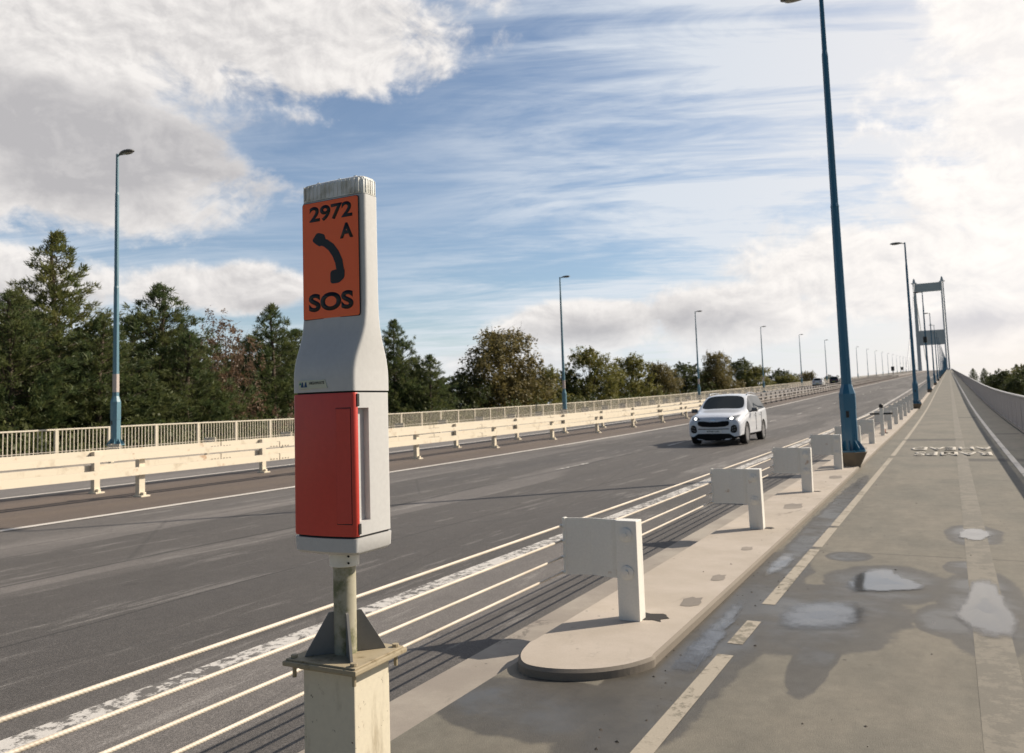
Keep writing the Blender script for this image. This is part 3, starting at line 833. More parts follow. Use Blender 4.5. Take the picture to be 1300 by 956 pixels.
# ------------------------------------------------------------------ kerb posts of the cable barrier
def make_post(mirror=False, mt=M_white):
    s = -1 if mirror else 1                      # s=1: bracket towards -X
    root = empty('barrier_post')
    w = MB(); w.bbox(-.075, .085, -.03, .09, -.02, .70, .006); w.build('post', mt, root)
    # bent bracket plate running towards the road
    b = MB(); th = .012
    pr = [(-.06, .012), (-.12, .006), (-.27, .040), (-.30, .045), (-.36, .034), (-.47, .0), (-.49, -.006)]
    top, bot = .70, .285
    if mirror: pr = [(-x if x < -.08 else -x, y) for x, y in pr]
    rings = []
    for x, y in pr: rings.append([(x, y, bot), (x, y+th, bot), (x, y+th, top), (x, y, top)])
    if mirror: rings = [r[::-1] for r in rings]
    b.loft(rings)
    br = b.build('bracket', mt, root)
    q = MB(); q.bbox(-.502 if s > 0 else .482, -.482 if s > 0 else .502, -.014, .03, bot+.01, top+.004, .003); q.build('bracket_flange', mt, br)
    for z in (.64, .53, .41, .30):
        n_ = MB(); n_.tube([(-.526*s, .0, z), (-.500*s, .0, z), (-.494*s, -.016, z), (-.490*s, -.022, z)], [.012, .012, .013, .008], 8); n_.build('clamp', mt, br)
    for z in (.335, .60):
        n_ = MB(); n_.tube([(.003, -.025, z), (.003, -.038, z), (.003, -.039, z), (.003, -.041, z), (.003, -.0415, z), (.003, -.054, z)], [.050, .050, .047, .044, .017, .015], 24); n_.build('bolt_disc', mt, root, angle=40)
    return root
PX = -2.12
p0 = make_post(); ys = [5.60, 9.90, 13.75]+[17.85+4.06*k for k in range(52) if k != 3]
for i, y in enumerate(ys):
    o = p0 if i == 0 else copy_tree(p0); o.location = (PX, y, prof(y))
    o.rotation_euler = (rad([0, .4, -.5, .3][i % 4]), rad([0, -.5, .6, .2, -.3][i % 5]), 0)
    if i < 12: lb = 'white kerb post with bracket plate, %s post along the wire rope barrier from the telephone' % ORD[i]
    elif i < 26: lb = 'small white kerb post among the run between the second and third blue lamps'
    else: lb = 'tiny white kerb post in the distant run of the wire rope barrier'
    tag(o, lb, 'barrier post', 'posts of the near wire rope barrier')
m0 = make_post(True, M_cream)
for i in range(34):
    y = 13.9+4.06*k if False else 13.95+4.06*i
    o = m0 if i == 0 else copy_tree(m0); o.location = (-25.35, y, prof(y)-.05)
    lb = 'cream bracket post beyond the median barrier, %s from the left' % ORD[i] if i < 10 else 'distant cream bracket post beyond the median barrier, before the parapet fence'
    tag(o, lb, 'barrier post', 'posts of the far wire rope barrier')
def cables(X, gaps, ystart, yend, names, heights, dz=0, grp=''):
    for j, z in enumerate(heights):
        mb = MB(); gp = gaps[j]
        pts = [ystart]+[y for y in ys if ystart < y < yend]+[yend] if gp else None
        if gp:
            a = ystart
            for y in [q for q in ys if q < 60]:
                mb.tube([(X, a+gp if a != ystart else a, prof(a)+z+dz), (X, y-gp, prof(y)+z+dz)], .0090, 8); a = y
            ST = a+gp
        else: ST = ystart
        Y = ysteps(ST, yend); mb.tube([(X, y, prof(y)+z+dz) for y in Y], .0092, 8)
        tag(mb.build('barrier_cable', M_cable, smooth=True), names[j], 'cable', grp)
cables(-2.635, [0, 0, 0, 0], -8, 700, ['topmost thick cream wire rope of the near barrier', 'second cream wire rope below the topmost, beside the worn white line', 'third cream wire rope from the top of the near barrier', 'lowest cream wire rope of the near barrier, nearest the ground'], [.64, .53, .41, .30], grp='wire ropes of the near barrier')
cables(-24.72, [0, 0, 0, 0], -8, 300, ['top thin wire rope of the far barrier beyond the median', 'second thin wire rope of the far barrier beyond the median', 'third thin wire rope of the far barrier beyond the median', 'bottom thin wire rope of the far barrier beyond the median'], [.60, .48, .37, .25], dz=-.05, grp='wire ropes of the far barrier')

# bollard with black cap among posts
r = empty('marker_post', (-2.10, 30.1, prof(30.1)), label='slim white marker post with black cap among the kerb posts', cat='marker post')
w = MB(); w.bbox(-.06, .06, -.05, .05, 0, .92, .006); w.build('post', M_white, r)
w = MB(); w.tube([(0, 0, .92), (0, 0, .94), (0, 0, 1.03), (0, 0, 1.06)], [.05, .07, .07, .04], 14); w.build('cap', M_black, r, angle=40)
w = MB(); w.bbox(-.36, -.06, -.03, .0, .70, .76, .004); w.bbox(.06, .34, -.03, .0, .70, .76, .004); w.build('crossbar', M_black, r)
r = empty('marker_cone', (-2.16, 31.4, prof(31.4)), label='small orange and white cone behind the black capped marker post', cat='traffic cone')
w = MB(); w.tube([(0, 0, .02), (0, 0, .36)], [.08, .022], 14); w.build('cone', simple('cone_orange', (.62, .17, .08), .5), r, smooth=True)
w = MB(); w.bbox(-.13, .13, -.13, .13, 0, .025, .004); w.build('cone_base', M_black, r)
w = MB(); w.tube([(0, 0, .15), (0, 0, .24)], [.060, .044], 14, cap=False); w.build('reflective_sleeve', M_white, r, smooth=True)

# ------------------------------------------------------------------ lamps
def ngon(r, n, z, cx=0, cy=0, rot=PI/8): return [(cx+r*math.cos(2*PI*k/n+rot), cy+r*math.sin(2*PI*k/n+rot), z) for k in range(n)]
def make_lamp(m, side, ped, H=10.45, name='street_lamp'):
    root = empty(name); zb = 0
    if ped:
        w = MB()
        sq = lambda r, z: [(r*math.cos(PI/4+PI/2*k), r*math.sin(PI/4+PI/2*k)*.9, z) for k in range(4)]
        w.loft([ngon(.20, 8, -.02), ngon(.20, 8, .02), ngon(.33, 8, .27), ngon(.34, 8, .30)]); w.build('concrete_foot', M_ped, root)
        zb = .30
    w = MB(); w.loft([ngon(.31, 8, zb), ngon(.31, 8, zb+.035)]); w.build('flange', m, root)
    g_ = MB()
    for k in range(8):
        a = 2*PI*k/8; Mg = Matrix(((math.cos(a), 0, -math.sin(a), 0), (math.sin(a), 0, math.cos(a), 0), (0, 1, 0, zb+.036), (0, 0, 0, 1)))
        g_.prism([(.12, 0), (.285, 0), (.27, .05), (.165, .20), (.12, .20)], -.008, .008, Mg)
    g_.build('flange_ribs', m, root)
    w = MB(); w.loft([ngon(.165, 8, zb+.03), ngon(.165, 8, zb+.90), ngon(.172, 8, zb+.905), ngon(.172, 8, 1.52), ngon(.110, 8, 1.72)]); w.build('base_section', m, root)
    dr = MB(); dr.bbox(-.03, .03, -.163, -.155, zb+.72, zb+.86, .003); dr.build('access_door', M_black, root)
    w = MB(); w.loft([ngon(.108, 8, 1.70), ngon(.088, 8, 5.6)], cap=False); w.loft([ngon(.095, 8, 5.56), ngon(.080, 8, 5.64), ngon(.068, 8, 8.95), ngon(.056, 8, 9.05), ngon(.047, 8, H)]); w.build('column', m, root)
    if not ped:
        w = MB(); w.loft([ngon(.112, 8, 1.86), ngon(.111, 8, 2.5)]); w.build('pale_band', M_band, root)
    # luminaire
    s = side; hd = MB(); zt = H-.05
    hd.tube([(0, 0, zt-.03), (s*.16, 0, zt+.01)], [.03, .035], 10)
    arm = hd.build('arm', m, root)
    h = MB(); N = 16
    prof_ = [(.10, .035, .03, .0), (.18, .075, .055, .005), (.32, .13, .085, .02), (.50, .155, .090, .03), (.68, .15, .075, .035), (.80, .11, .05, .035), (.86, .05, .02, .03)]
    rings = []
    for (d, ry, rz, zz) in prof_:
        ring = []
        for k in range(N):
            a = 2*PI*k/N; z = math.sin(a)*rz*(1 if math.sin(a) > 0 else .45)
            ring.append((s*d, math.cos(a)*ry*s, zt+zz+z))
        rings.append(ring)
    h.loft(rings); hh = h.build('luminaire', M_lampgrey, root, smooth=True)
    bw = MB(); rings = []
    for (d, ry, q) in [(.34, .06, .3), (.42, .105, .8), (.56, .115, 1), (.70, .10, .8), (.77, .055, .3)]:
        rings.append([(s*d, math.cos(2*PI*k/N)*ry*s, zt+.02-.035-(.035*q if math.sin(2*PI*k/N) < 0 else .0)*abs(math.sin(2*PI*k/N))) for k in range(N)])
    bw.loft(rings); bw.build('lamp_bowl', M_glassd, hh, smooth=True)
    return root
lr = make_lamp(M_blue, -1, True); ll = make_lamp(M_teal, 1, False)
LY = [18.6+37.8*k for k in range(24)]
rl_names = ['tall blue lamp column standing nearest on the kerb, its head at the top edge', 'blue lamp column second along the walkway, left of the suspension tower', 'blue lamp column third along the walkway, with a dark box on its shaft', 'blue lamp column fourth along the walkway, its arm crossing between the tower legs']
ll_names = ['tall faded teal lamp column with a pale band, before the pines at the left', 'teal lamp column standing alone right of the telephone, in front of leafy trees', 'slim lamp column directly behind the white car', 'slim lamp column right of the white car, fourth on the far side',
            'thin lamp column beside the white van, fifth on the far side', 'thin far lamp column close beside the tall blue column, sixth on the far side']
for i, y in enumerate(LY):
    o = lr if i == 0 else copy_tree(lr); o.location = (-1.98+ (.06 if i else .04), y, prof(y))
    tag(o, rl_names[i] if i < 4 else 'distant blue lamp column in the tight row at the end of the walkway', 'lamp post', 'lamp columns along the walkway')
    o = ll if i == 0 else copy_tree(ll); o.location = (-25.9, y, prof(y)+float(np.interp(y, [18, 56, 94, 132, 170, 400], [.58, .30, -.03, -.18, -.12, -.05])))
    tag(o, ll_names[i] if i < 6 else 'tiny grey lamp column in the far row running up to the tower', 'lamp post', 'lamp columns along the far carriageway')
w = MB(); w.tube([(-2.0+.04, 94.2-.09, prof(94.2)+5.15), (-1.96, 94.2-.09, prof(94.2)+5.75)], [.20, .20], 12); w.tube([(-1.96, 94.2, prof(94.2)+5.3), (-1.96, 94.2, prof(94.2)+5.6)], .13, 8)
tag(w.build('column_box', M_black), 'dark box clamped round the third blue lamp column', 'equipment box')

# ------------------------------------------------------------------ median barriers
def median(X, front, posts, y0, y1, m, label, end_block=False, rails=((.80, .93), (.47, .63)), pw=.13, thick=.09, shade=None):
    root = empty('crash_barrier', (0, 0, 0), label=label, cat='crash barrier')
    s = 1 if front else -1
    for a, b in rails:
        w = MB(); Y = ysteps(y0, y1); xi = X+s*.075; xo = xi+s*thick
        x0, x1 = min(xi, xo), max(xi, xo)
        rings = [[(x0, y, prof(y)-.12+a), (x1, y, prof(y)-.12+a), (x1+.0*s, y, prof(y)-.12+b), (x0, y, prof(y)-.12+b)] for y in Y]
        w.loft(rings)
        # joint sleeves
        k = y0+7.2
        rl = w.build('rail', m, root)
        j = MB()
        while k < min(y1, 130):
            j.box(x0-.004, x1+.004, k-.012, k+.012, prof(k)-.12+a-.004, prof(k)-.12+b+.004)
            for q in (-.3, -.2, -.1, .1, .2, .3): j.box(x1, x1+.012, k+q-.012, k+q+.012, prof(k)-.12+(a+b)/2-.05, prof(k)-.12+(a+b)/2-.03)
            k += 10.1
        if j.v: j.build('joint', simple('joint_steel', (.20, .15, .11), .6), rl)
    shown = 0
    first = None
    for y in posts:
        if first is None:
            w = MB(); w.bbox(-.065, .065, -.07, .07, .02, rails[0][1]-.02, .004)
            w.bbox(-.10, .18, -.11, .11, 0, .035, .004); w.bbox(.06, .15, -.035, .035, .03, .10, .01)
            for a, b in rails: w.box(min(0, s*.08), max(0, s*.08), -.05, .05, a+.02, b-.02)
            first = w.build('post', m, root); o = first
        else:
            o = first.copy(); C.objects.link(o); o.parent = root
        o.location = (X, y, prof(y)-.12)
    if end_block:
        w = MB(); w.bbox(X-.15, X+.35, y1-.1, y1+2.4, prof(y1)-.12, prof(y1)+.78, .02); w.build('end_block', m, root)
    return root
pa = [1.5, 6.5]+[11.5+5.05*k for k in range(11)]
med_a = median(-15.2, True, pa, -12, 65.5, M_cream, 'cream two-rail steel crash barrier, front row of the median, lit by the sun', end_block=True)
med_b = median(-17.05, False, [y+.25 for y in pa], -12, 66.5, M_cream, 'cream two-rail crash barrier, rear row of the median, rails on its far side', end_block=False, rails=((.80, .95), (.47, .63)))
R3 = ((.66, .76), (.38, .46), (.20, .26))
median(-15.0, True, [69+2.6*k for k in range(90)], 68.2, 700, M_galv, 'rusty grey open steel barrier beyond the cream end block, row beside the near lane', rails=R3)
median(-17.1, False, [70+2.6*k for k in range(90)], 68.2, 700, M_galv, 'rusty grey open steel barrier, second row of the far median', rails=R3)
median(-24.9, True, [150+2.6*k for k in range(80)], 148, 700, M_galv, 'rusty grey steel barrier at the outer edge of the far carriageway', rails=R3)

# ------------------------------------------------------------------ parapet fences
fx = [-20, 15.6, 21.6, 30.6, 59.8, 90.8, 133.9, 2000]; fv = [1.22, 1.22, 1.23, 1.15, 1.0, .82, .75, .75]
def ltop(y): return prof(y)+float(np.interp(y, fx, fv))
def rtop(y): return prof(y)+1.16
def fence(name, X, top, y0, y1, yd, post_sp, bar_sp, m, mr, label, hgt=1.12, bar=.011, railr=(.035, .03), pw=.03):
    root = empty(name, label=label, cat='fence')
    w = MB(); Y = ysteps(y0, y1)
    w.loft([[(X-railr[0], y, top(y)-.05), (X+railr[0], y, top(y)-.05), (X+railr[0]*1.0, y, top(y)-.012), (X+railr[0]*.6, y, top(y)), (X-railr[0]*.6, y, top(y)), (X-railr[0], y, top(y)-.012)] for y in Y]); w.build('top_rail', mr, root)
    w = MB(); w.loft([[(X-.02, y, top(y)-hgt+.06), (X+.02, y, top(y)-hgt+.06), (X+.02, y, top(y)-hgt+.10), (X-.02, y, top(y)-hgt+.10)] for y in Y]); w.build('bottom_rail', m, root)
    w = MB(); y = y0
    while y < yd:
        z1 = top(y)-.045; z0 = top(y)-hgt+.08
        w.box(X-bar, X+bar, y-bar, y+bar, z0, z1); y += bar_sp
    w.build('baluster_panel', m, root)
    y = y0; n = 0; rest = MB(); first = None
    while y < y1:
        if n < 100 and (y > 0 or n == 0):
            if first is None:
                q = MB(); q.bbox(-pw, pw, -pw*1.1, pw*1.1, -hgt, -.03, .004); q.bbox(-pw*2, pw*2, -pw*2, pw*2, -hgt, -hgt+.02, .003)
                first = q.build('post', m, root); o = first
            else: o = first.copy(); C.objects.link(o); o.parent = root
            o.location = (X, y, top(y)); n += 1
        elif y > 0: rest.box(X-pw, X+pw, y-pw, y+pw, top(y)-hgt, top(y)-.03)
        y += post_sp
    if rest.v: tag(rest.build('far_post', m, root), kind='stuff')
    return root
fence('parapet_fence', -27.5, ltop, 1.3, 900, 230, 2.02, .145, M_fence, M_fence, 'cream parapet railing with thin uprights running in front of the trees at the left', pw=.045, bar=.012)
rf = fence('parapet_fence', 2.10, rtop, 1.0, 900, 420, 2.45, .10, M_mesh, M_rail, 'grey parapet railing with pale handrail along the right edge of the walkway', hgt=1.22, bar=.018, railr=(.05, .05), pw=.035)
mb = MB(); Y = ysteps(-30, 900); mb.loft([[(2.0, y, prof(y)-.12), (2.25, y, prof(y)-.12), (2.25, y, prof(y)-.02), (2.0, y, prof(y)-.02)] for y in Y]); tag(mb.build('parapet_kerb', M_strip), kind='structure')

# ------------------------------------------------------------------ suspension tower
def tower():
    TY = 900; root = empty('suspension_tower', (0, TY, prof(880)), label='grey steel suspension bridge tower with two portal beams', cat='bridge tower')
    XL, XR = -25.0, -.4; H = 88
    for X in (XL, XR):
        w = MB(); w.loft([[(X-a, -a*1.3, z), (X+a, -a*1.3, z), (X+a, a*1.3, z), (X-a, a*1.3, z)] for z, a in ((-40, 2.3), (0, 1.75), (H, 1.35))]); lg = w.build('leg', M_steel, root)
        w = MB(); w.loft([[(X-a, -a, z), (X+a, -a, z), (X+a, a, z), (X-a, a, z)] for z, a in ((H, 1.35), (H+1.2, 1.3), (H+3.6, .7), (H+4.6, .25))]); w.box(X-2.6, X+2.6, -.9, .9, H-.7, H+.1); w.build('saddle_cap', M_steel, lg)
    for z0, z1, y in ((H-9.5, H-1.0, 0), (25.5, 40, 0)):
        w = MB(); w.box(XL+.4, XR-.4, -1.1, 1.1, z0, z1); w.build('portal_beam', M_steel, root)
    z0 = prof(880)
    for X, sd in ((XL, 'left'), (XR, 'right')):
        w = MB(); pts = []
        for k in range(25):
            t = k/24; y = TY-305*t; z = (z0+H)*(1-t)+(prof(595)+.5)*t-9*4*t*(1-t)*.5; pts.append((X, y, z))
        for k in range(1, 13):
            t = k/12; y = TY+490*t; z = z0+H-(H-4)*(1-(1-t)**2); pts.insert(0, (X, y, z))
        w.tube(pts, .32, 8); tag(w.build('suspension_cable', M_steel, smooth=True), 'main suspension cable sagging from the %s leg of the tower' % sd, 'cable', 'main cables of the bridge')
tower()
# lane signals in the distance
for (u, yv, lb) in ((-18.2, 330, 'black lane signal on a short post on the far median'), (-21.5, 470, 'smaller black lane signal further up the bridge')):
    r = empty('lane_signal', (u, yv, prof(yv)), label=lb, cat='traffic signal', group='lane signals')
    w = MB(); w.tube([(0, 0, -.1), (0, 0, 2.4)], .12, 8); w.build('post', M_galv, r)
    w = MB(); w.bbox(-.55, .55, -.2, .2, 2.0, 3.6, .03); w.build('signal_head', M_black, r)

# ------------------------------------------------------------------ cars
def car_mats(col, nm):
    m, g, b = mat(nm+'_car_paint'); b.inputs['Base Color'].default_value = (*col, 1); b.inputs['Roughness'].default_value = .28
    b.inputs['Coat Weight'].default_value = .8; b.inputs['Coat Roughness'].default_value = .04
    return m
def glass_mat():
    m, g, b = mat('car_glass'); b.inputs['Base Color'].default_value = (.010, .014, .016, 1); b.inputs['Roughness'].default_value = .03; b.inputs['Specular IOR Level'].default_value = .18; return m
M_cg = glass_mat(); M_trim = simple('black_trim', (.008, .008, .009), .6, spec=.15); M_tyre = simple('tyre_rubber', (.018, .018, .018), .8)
M_alloy = simple('alloy_wheel', (.42, .42, .43), .3, metal=.8); M_chrome = simple('chrome', (.65, .66, .68), .15, metal=1)
M_tail = simple('tail_light_red', (.35, .01, .01), .2); M_hl = simple('headlight_glass', (.16, .17, .18), .08)
M_plate = simple('plate_white', (.78, .78, .75), .4)
def emit(name, col, s):
    m, g, b = mat(name); b.inputs['Emission Color'].default_value = (*col, 1); b.inputs['Emission Strength'].default_value = s; return m
M_beam = emit('headlamp_bulb', (1, .97, .9), 7)
def car(loc, rz, paint, label, front_detail=True, suv=True):
    root = empty('car' if not suv else 'white_car', loc, rz, label=label, cat='car')
    ST = [  # x, zb, wb, wm, zbelt, wbelt, zr, wr, zc
        (2.20, .16, .56, .74, .80, .66, .87, .44, .885), (2.13, .15, .66, .86, .84, .78, .92, .56, .945), (1.95, .20, .74, .905, .90, .84, .985, .64, 1.02), (1.60, .20, .78, .925, .965, .885, 1.045, .70, 1.085),
        (1.18, .20, .78, .93, 1.01, .895, 1.09, .74, 1.14), (.92, .20, .78, .93, 1.04, .915, 1.13, .84, 1.19), (.22, .20, .78, .93, 1.07, .915, 1.58, .72, 1.65), (.0, .20, .78, .93, 1.075, .905, 1.62, .675, 1.69),
        (-.55, .20, .78, .93, 1.09, .905, 1.645, .67, 1.72), (-1.2, .20, .78, .93, 1.12, .905, 1.63, .66, 1.705), (-1.80, .22, .78, .93, 1.16, .905, 1.61, .66, 1.69), (-2.04, .24, .76, .925, 1.17, .89, 1.54, .65, 1.62),
        (-2.16, .27, .72, .90, 1.08, .86, 1.16, .66, 1.20), (-2.20, .30, .66, .87, .98, .80, 1.02, .58, 1.04), (-2.24, .36, .56, .76, .90, .66, .93, .45, .95)]
    def ring(st):
        x, zb, wb, wm, zbelt, wbelt, zr, wr, zc = st
        h = [(0, zb), (wb, zb), (wm-.015, zb+.14), (wm, .60), (wm-.01, zbelt-.13), (wbelt, zbelt), (wr, zr), (wr-.06, zr+(zc-zr)*.45), (wr*.5, zr+(zc-zr)*.85), (0, zc)]
        L = [(x, y, z) for y, z in h]; R = [(x, -y, z) for y, z in h[1:-1]][::-1]
        return L+R
    me = bpy.data.meshes.new('body'); mb = MB(); rings = [ring(s) for s in ST]; n = len(rings[0])
    mb.loft(rings)
    me.from_pydata(mb.v, [], mb.f); me.update()
    for m in (paint, M_cg, M_trim): me.materials.append(m)
    # classify
    nr = len(rings)
    for i in range(nr-1):
        for k in range(n):
            f = me.polygons[i*n+k]; kk = k if k < 9 else n-1-k
            xm = (ST[i][0]+ST[i+1][0])/2
            if kk == 5 and -1.78 < xm < .95: f.material_index = 1
            if kk in (7, 8) and .22 < xm < .93: f.material_index = 1
            if kk in (7, 8) and -2.17 < xm < -2.05: f.material_index = 1
            if kk == 5 and -1.75 > xm > -1.95: f.material_index = 2
            if kk in (0, 1): f.material_index = 2
    ob = bpy.data.objects.new('b', me); C.objects.link(ob)
    bm = bmesh.new(); bm.from_mesh(me)
    bmesh.ops.recalc_face_normals(bm, faces=list(bm.faces))
    cl = bm.edges.layers.float.new('crease_edge')
    for e in bm.edges:
        if len(e.link_faces) == 2 and e.link_faces[0].material_index != e.link_faces[1].material_index: e[cl] = .55
    bm.to_mesh(me); bm.free()
    sd = ob.modifiers.new('s', 'SUBSURF'); sd.levels = 2; sd.render_levels = 2
    cuts = []
    for x in (1.32, -1.35):
        cb = MB(); cb.tube([(x, -1.3, .36), (x, -.62, .36)], .405, 28); cb.tube([(x, .62, .36), (x, 1.3, .36)], .405, 28)
        cm = cb.build('cut', M_trim); cuts.append(cm)
        md = ob.modifiers.new('b', 'BOOLEAN'); md.operation = 'DIFFERENCE'; md.solver = 'EXACT'; md.object = cm; md.material_mode = 'TRANSFER'
    bpy.context.view_layer.update(); dg = bpy.context.evaluated_depsgraph_get()
    fm = bpy.data.meshes.new_from_object(ob.evaluated_get(dg)); bpy.data.objects.remove(ob)
    for cm in cuts: bpy.data.objects.remove(cm)
    names = {}
    for i, m in enumerate(fm.materials): names[i] = m.name
    bvh = BVHTree.FromPolygons([v.co.copy() for v in fm.vertices], [list(p.vertices) for p in fm.polygons])
    def split(test, nm, m, parent, sm=True):
        b2 = bmesh.new(); b2.from_mesh(fm)
        dl = [f for f in b2.faces if not test(f)]
        bmesh.ops.delete(b2, geom=dl, context='FACES')
        if not b2.faces: b2.free(); return None
        me2 = bpy.data.meshes.new(nm)
        for f in b2.faces: f.smooth = True; f.material_index = 0
        for e in b2.edges:
            if len(e.link_faces) == 2 and e.calc_face_angle(0) > rad(38): e.smooth = False
        b2.to_mesh(me2); b2.free(); me2.materials.clear(); me2.materials.append(m)
        o = bpy.data.objects.new(nm, me2); C.objects.link(o); o.parent = parent; return o
    isg = lambda f: names[f.material_index] == M_cg.name
    ist = lambda f: names[f.material_index] == M_trim.name
    body = split(lambda f: not isg(f) and not ist(f), 'body', paint, root)
    split(ist, 'lower_trim', M_trim, root)
    split(lambda f: isg(f) and f.calc_center_median().x > .25 and abs(f.normal.y) < .65 and f.normal.x > .2, 'windscreen', M_cg, root)
    split(lambda f: isg(f) and f.calc_center_median().x < -1.75 and abs(f.normal.y) < .6, 'rear_window', M_cg, root)
    for sgn in (1, -1):
        split(lambda f: isg(f) and f.normal.y*sgn >= .3 and not (f.calc_center_median().x > .25 and f.normal.x > .2 and abs(f.normal.y) < .65) and not (f.calc_center_median().x < -1.75 and abs(f.normal.y) < .6), 'side_window', M_cg, root)
    # pieces projected on the nose or tail
    def patch(poly, nm, m, parent, off=.008, dirn=-1, sub=3, dep=.02):
        bm = bmesh.new(); vs = [bm.verts.new((0, y, z)) for y, z in poly]; bm.faces.new(vs)
        bmesh.ops.triangulate(bm, faces=list(bm.faces)); bmesh.ops.subdivide_edges(bm, edges=list(bm.edges), cuts=sub, use_grid_fill=True)
        for v in bm.verts:
            hx, nn, ix, dd = bvh.ray_cast(Vector((4*-dirn, v.co.y, v.co.z)), Vector((dirn, 0, 0)))
            v.co.x = (hx.x if hx else 2.1*-dirn)-dirn*off
        r_ = bmesh.ops.extrude_face_region(bm, geom=list(bm.faces))
        for g_ in r_['geom']:
            if isinstance(g_, bmesh.types.BMVert): g_.co.x += dirn*dep
        bmesh.ops.recalc_face_normals(bm, faces=list(bm.faces))
        me2 = bpy.data.meshes.new(nm); bm.to_mesh(me2); bm.free(); me2.materials.append(m)
        o = bpy.data.objects.new(nm, me2); C.objects.link(o); o.parent = parent; return o
    def mir(poly): return [(-y, z) for y, z in reversed(poly)]
    gr = patch([(-.50, .80), (-.53, .74), (-.50, .66), (-.38, .615), (-.12, .60), (.12, .60), (.38, .615), (.50, .66), (.53, .74), (.50, .80), (.30, .795), (.14, .77), (-.14, .77), (-.30, .795)], 'grille', M_trim, root, .012)
    patch([(-.08, .815), (.08, .815), (.08, .845), (-.08, .845)], 'emblem', M_chrome, root, .012)
    patch([(-.52, .525), (.52, .525), (.50, .55), (-.50, .55)], 'bumper_slot', M_trim, root, .006)
    patch([(-.66, .165), (.66, .165), (.70, .27), (.52, .385), (-.52, .385), (-.70, .27)], 'lower_grille', M_trim, root, .010)
    np_ = patch([(-.27, .405), (.27, .405), (.27, .52), (-.27, .52)], 'number_plate', M_plate, root, .022)
    if front_detail:
        hx, nn, ix, dd = bvh.ray_cast(Vector((4, 0, .465)), Vector((-1, 0, 0)))
        Mt = Matrix.Translation((hx.x+.024, 0, .465)) @ Matrix(((0, 0, 1, 0), (1, 0, 0, 0), (0, 1, 0, 0), (0, 0, 0, 1)))
        text_mesh('KP66 LAL', .055, Mt, .004, .0, .42, 'lettering', M_ink, np_)
    for sg in (1, -1):
        pf = (lambda q: q) if sg > 0 else mir
        hl = patch(pf([(.43, .865), (.50, .84), (.64, .83), (.72, .85), (.785, .93), (.80, .99), (.74, .985), (.60, .95), (.48, .905)]), 'headlight', M_hl, root, .010)
        patch(pf([(.555, .86), (.60, .85), (.64, .868), (.645, .905), (.60, .92), (.56, .90)]), 'bulb', M_beam if front_detail else M_chrome, hl, .018)
        fg = patch(pf([(.56, .46), (.60, .41), (.70, .405), (.76, .45), (.775, .56), (.74, .655), (.66, .67), (.585, .62)]), 'fog_light_surround', M_trim, root, .010)
        for (yy, zz) in ((.63, .48), (.70, .50), (.63, .57), (.70, .59)):
            patch(pf([(yy-.022, zz-.022), (yy+.022, zz-.022), (yy+.022, zz+.022), (yy-.022, zz+.022)]), 'fog_light', M_hl, fg, .016, sub=1)
        patch(pf([(.40, .86), (.78, .90), (.74, 1.0), (.42, .96)]), 'tail_light', M_tail, root, .012, dirn=1)
        mr = MB(); y0 = sg*.93
        mr.loft([[(.62+dx, sg*yy, 1.08+dz) for dx, dz in ((.07, -.02), (.08, .05), (.03, .12), (-.05, .12), (-.08, .05), (-.05, -.02))] for yy in (.96, 1.0, 1.10, 1.14)]); mr.tube([(.66, sg*.86, 1.06), (.64, sg*.98, 1.09)], .025, 8); mr.build('wing_mirror', M_lampgrey if front_detail else paint, root, smooth=True)
        rr_ = MB(); rr_.tube([(.0, sg*.66, 1.64), (-.15, sg*.66, 1.71), (-.7, sg*.655, 1.735), (-1.3, sg*.645, 1.715), (-1.6, sg*.64, 1.65)], .016, 8); rr_.build('roof_rail', M_chrome, root, smooth=True)
        for xx in (.95-.03, -.10, -1.02):
            dline = MB(); dline.box(xx-.004, xx+.004, sg*.915-.02, sg*.915+.021, .42, 1.02); dline.build('door_gap', M_dark, root) if xx < .9 else None
        dh = MB()
        for xx in (.05, -.85): dh.bbox(xx-.09, xx+.07, sg*.925-.016, sg*.925+.016, .93, .96, .006)
        dh.build('door_handle', paint, root)
        pl = MB(); pl.box(-.42, -.30, sg*.80-.004, sg*.80+.004, 1.12, 1.44, None); 
        for x in (1.32, -1.35):
            t = MB(); yo = sg*.925; yi = sg*.70; N = 32
            prf = [(yi, .20), (yi, .325), (yi+sg*.02, .352), (yo-sg*.02, .352), (yo, .335), (yo, .245), (yo-sg*.03, .235)]
            t.loft([[(x+r2*math.cos(2*PI*k/N), yy, .352+r2*math.sin(2*PI*k/N)) for k in range(N)] for yy, r2 in prf])
            wh = empty('wheel'); wh.parent = root
            t.build('tyre', M_tyre, wh, angle=40)
            rm = MB()
            rm.loft([[(x+r2*math.cos(2*PI*k/N), yy, .352+r2*math.sin(2*PI*k/N)) for k in range(N)] for yy, r2 in ((yo-sg*.01, .245), (yo-sg*.008, .232), (yo-sg*.07, .222), (yo-sg*.075, .02))])
            for k in range(5):
                a = 2*PI*k/5+.3; Ms = Matrix.Translation((x, yo-sg*.03, .352)) @ Matrix.Rotation(a, 4, 'Y')
                rm.box(.02, .235, -.012, .012, -.022, .022, Ms); 
            rm.tube([(x, yo-sg*.07, .352), (x, yo-sg*.015, .352)], .05, 14)
            rm.build('rim', M_alloy, wh)
    patch([(-.26, .60), (.26, .60), (.26, .70), (-.26, .70)], 'number_plate', simple('plate_yellow', (.5, .38, .05), .4), root, .015, dirn=1)
    patch([(-.70, .30), (.70, .30), (.72, .48), (-.72, .48)], 'rear_bumper_trim', M_trim, root, .012, dirn=1)
    return root
P_white = car_mats((.66, .68, .72), 'white'); P_black = car_mats((.012, .013, .018), 'black'); P_white2 = car_mats((.72, .72, .70), 'bright_white')
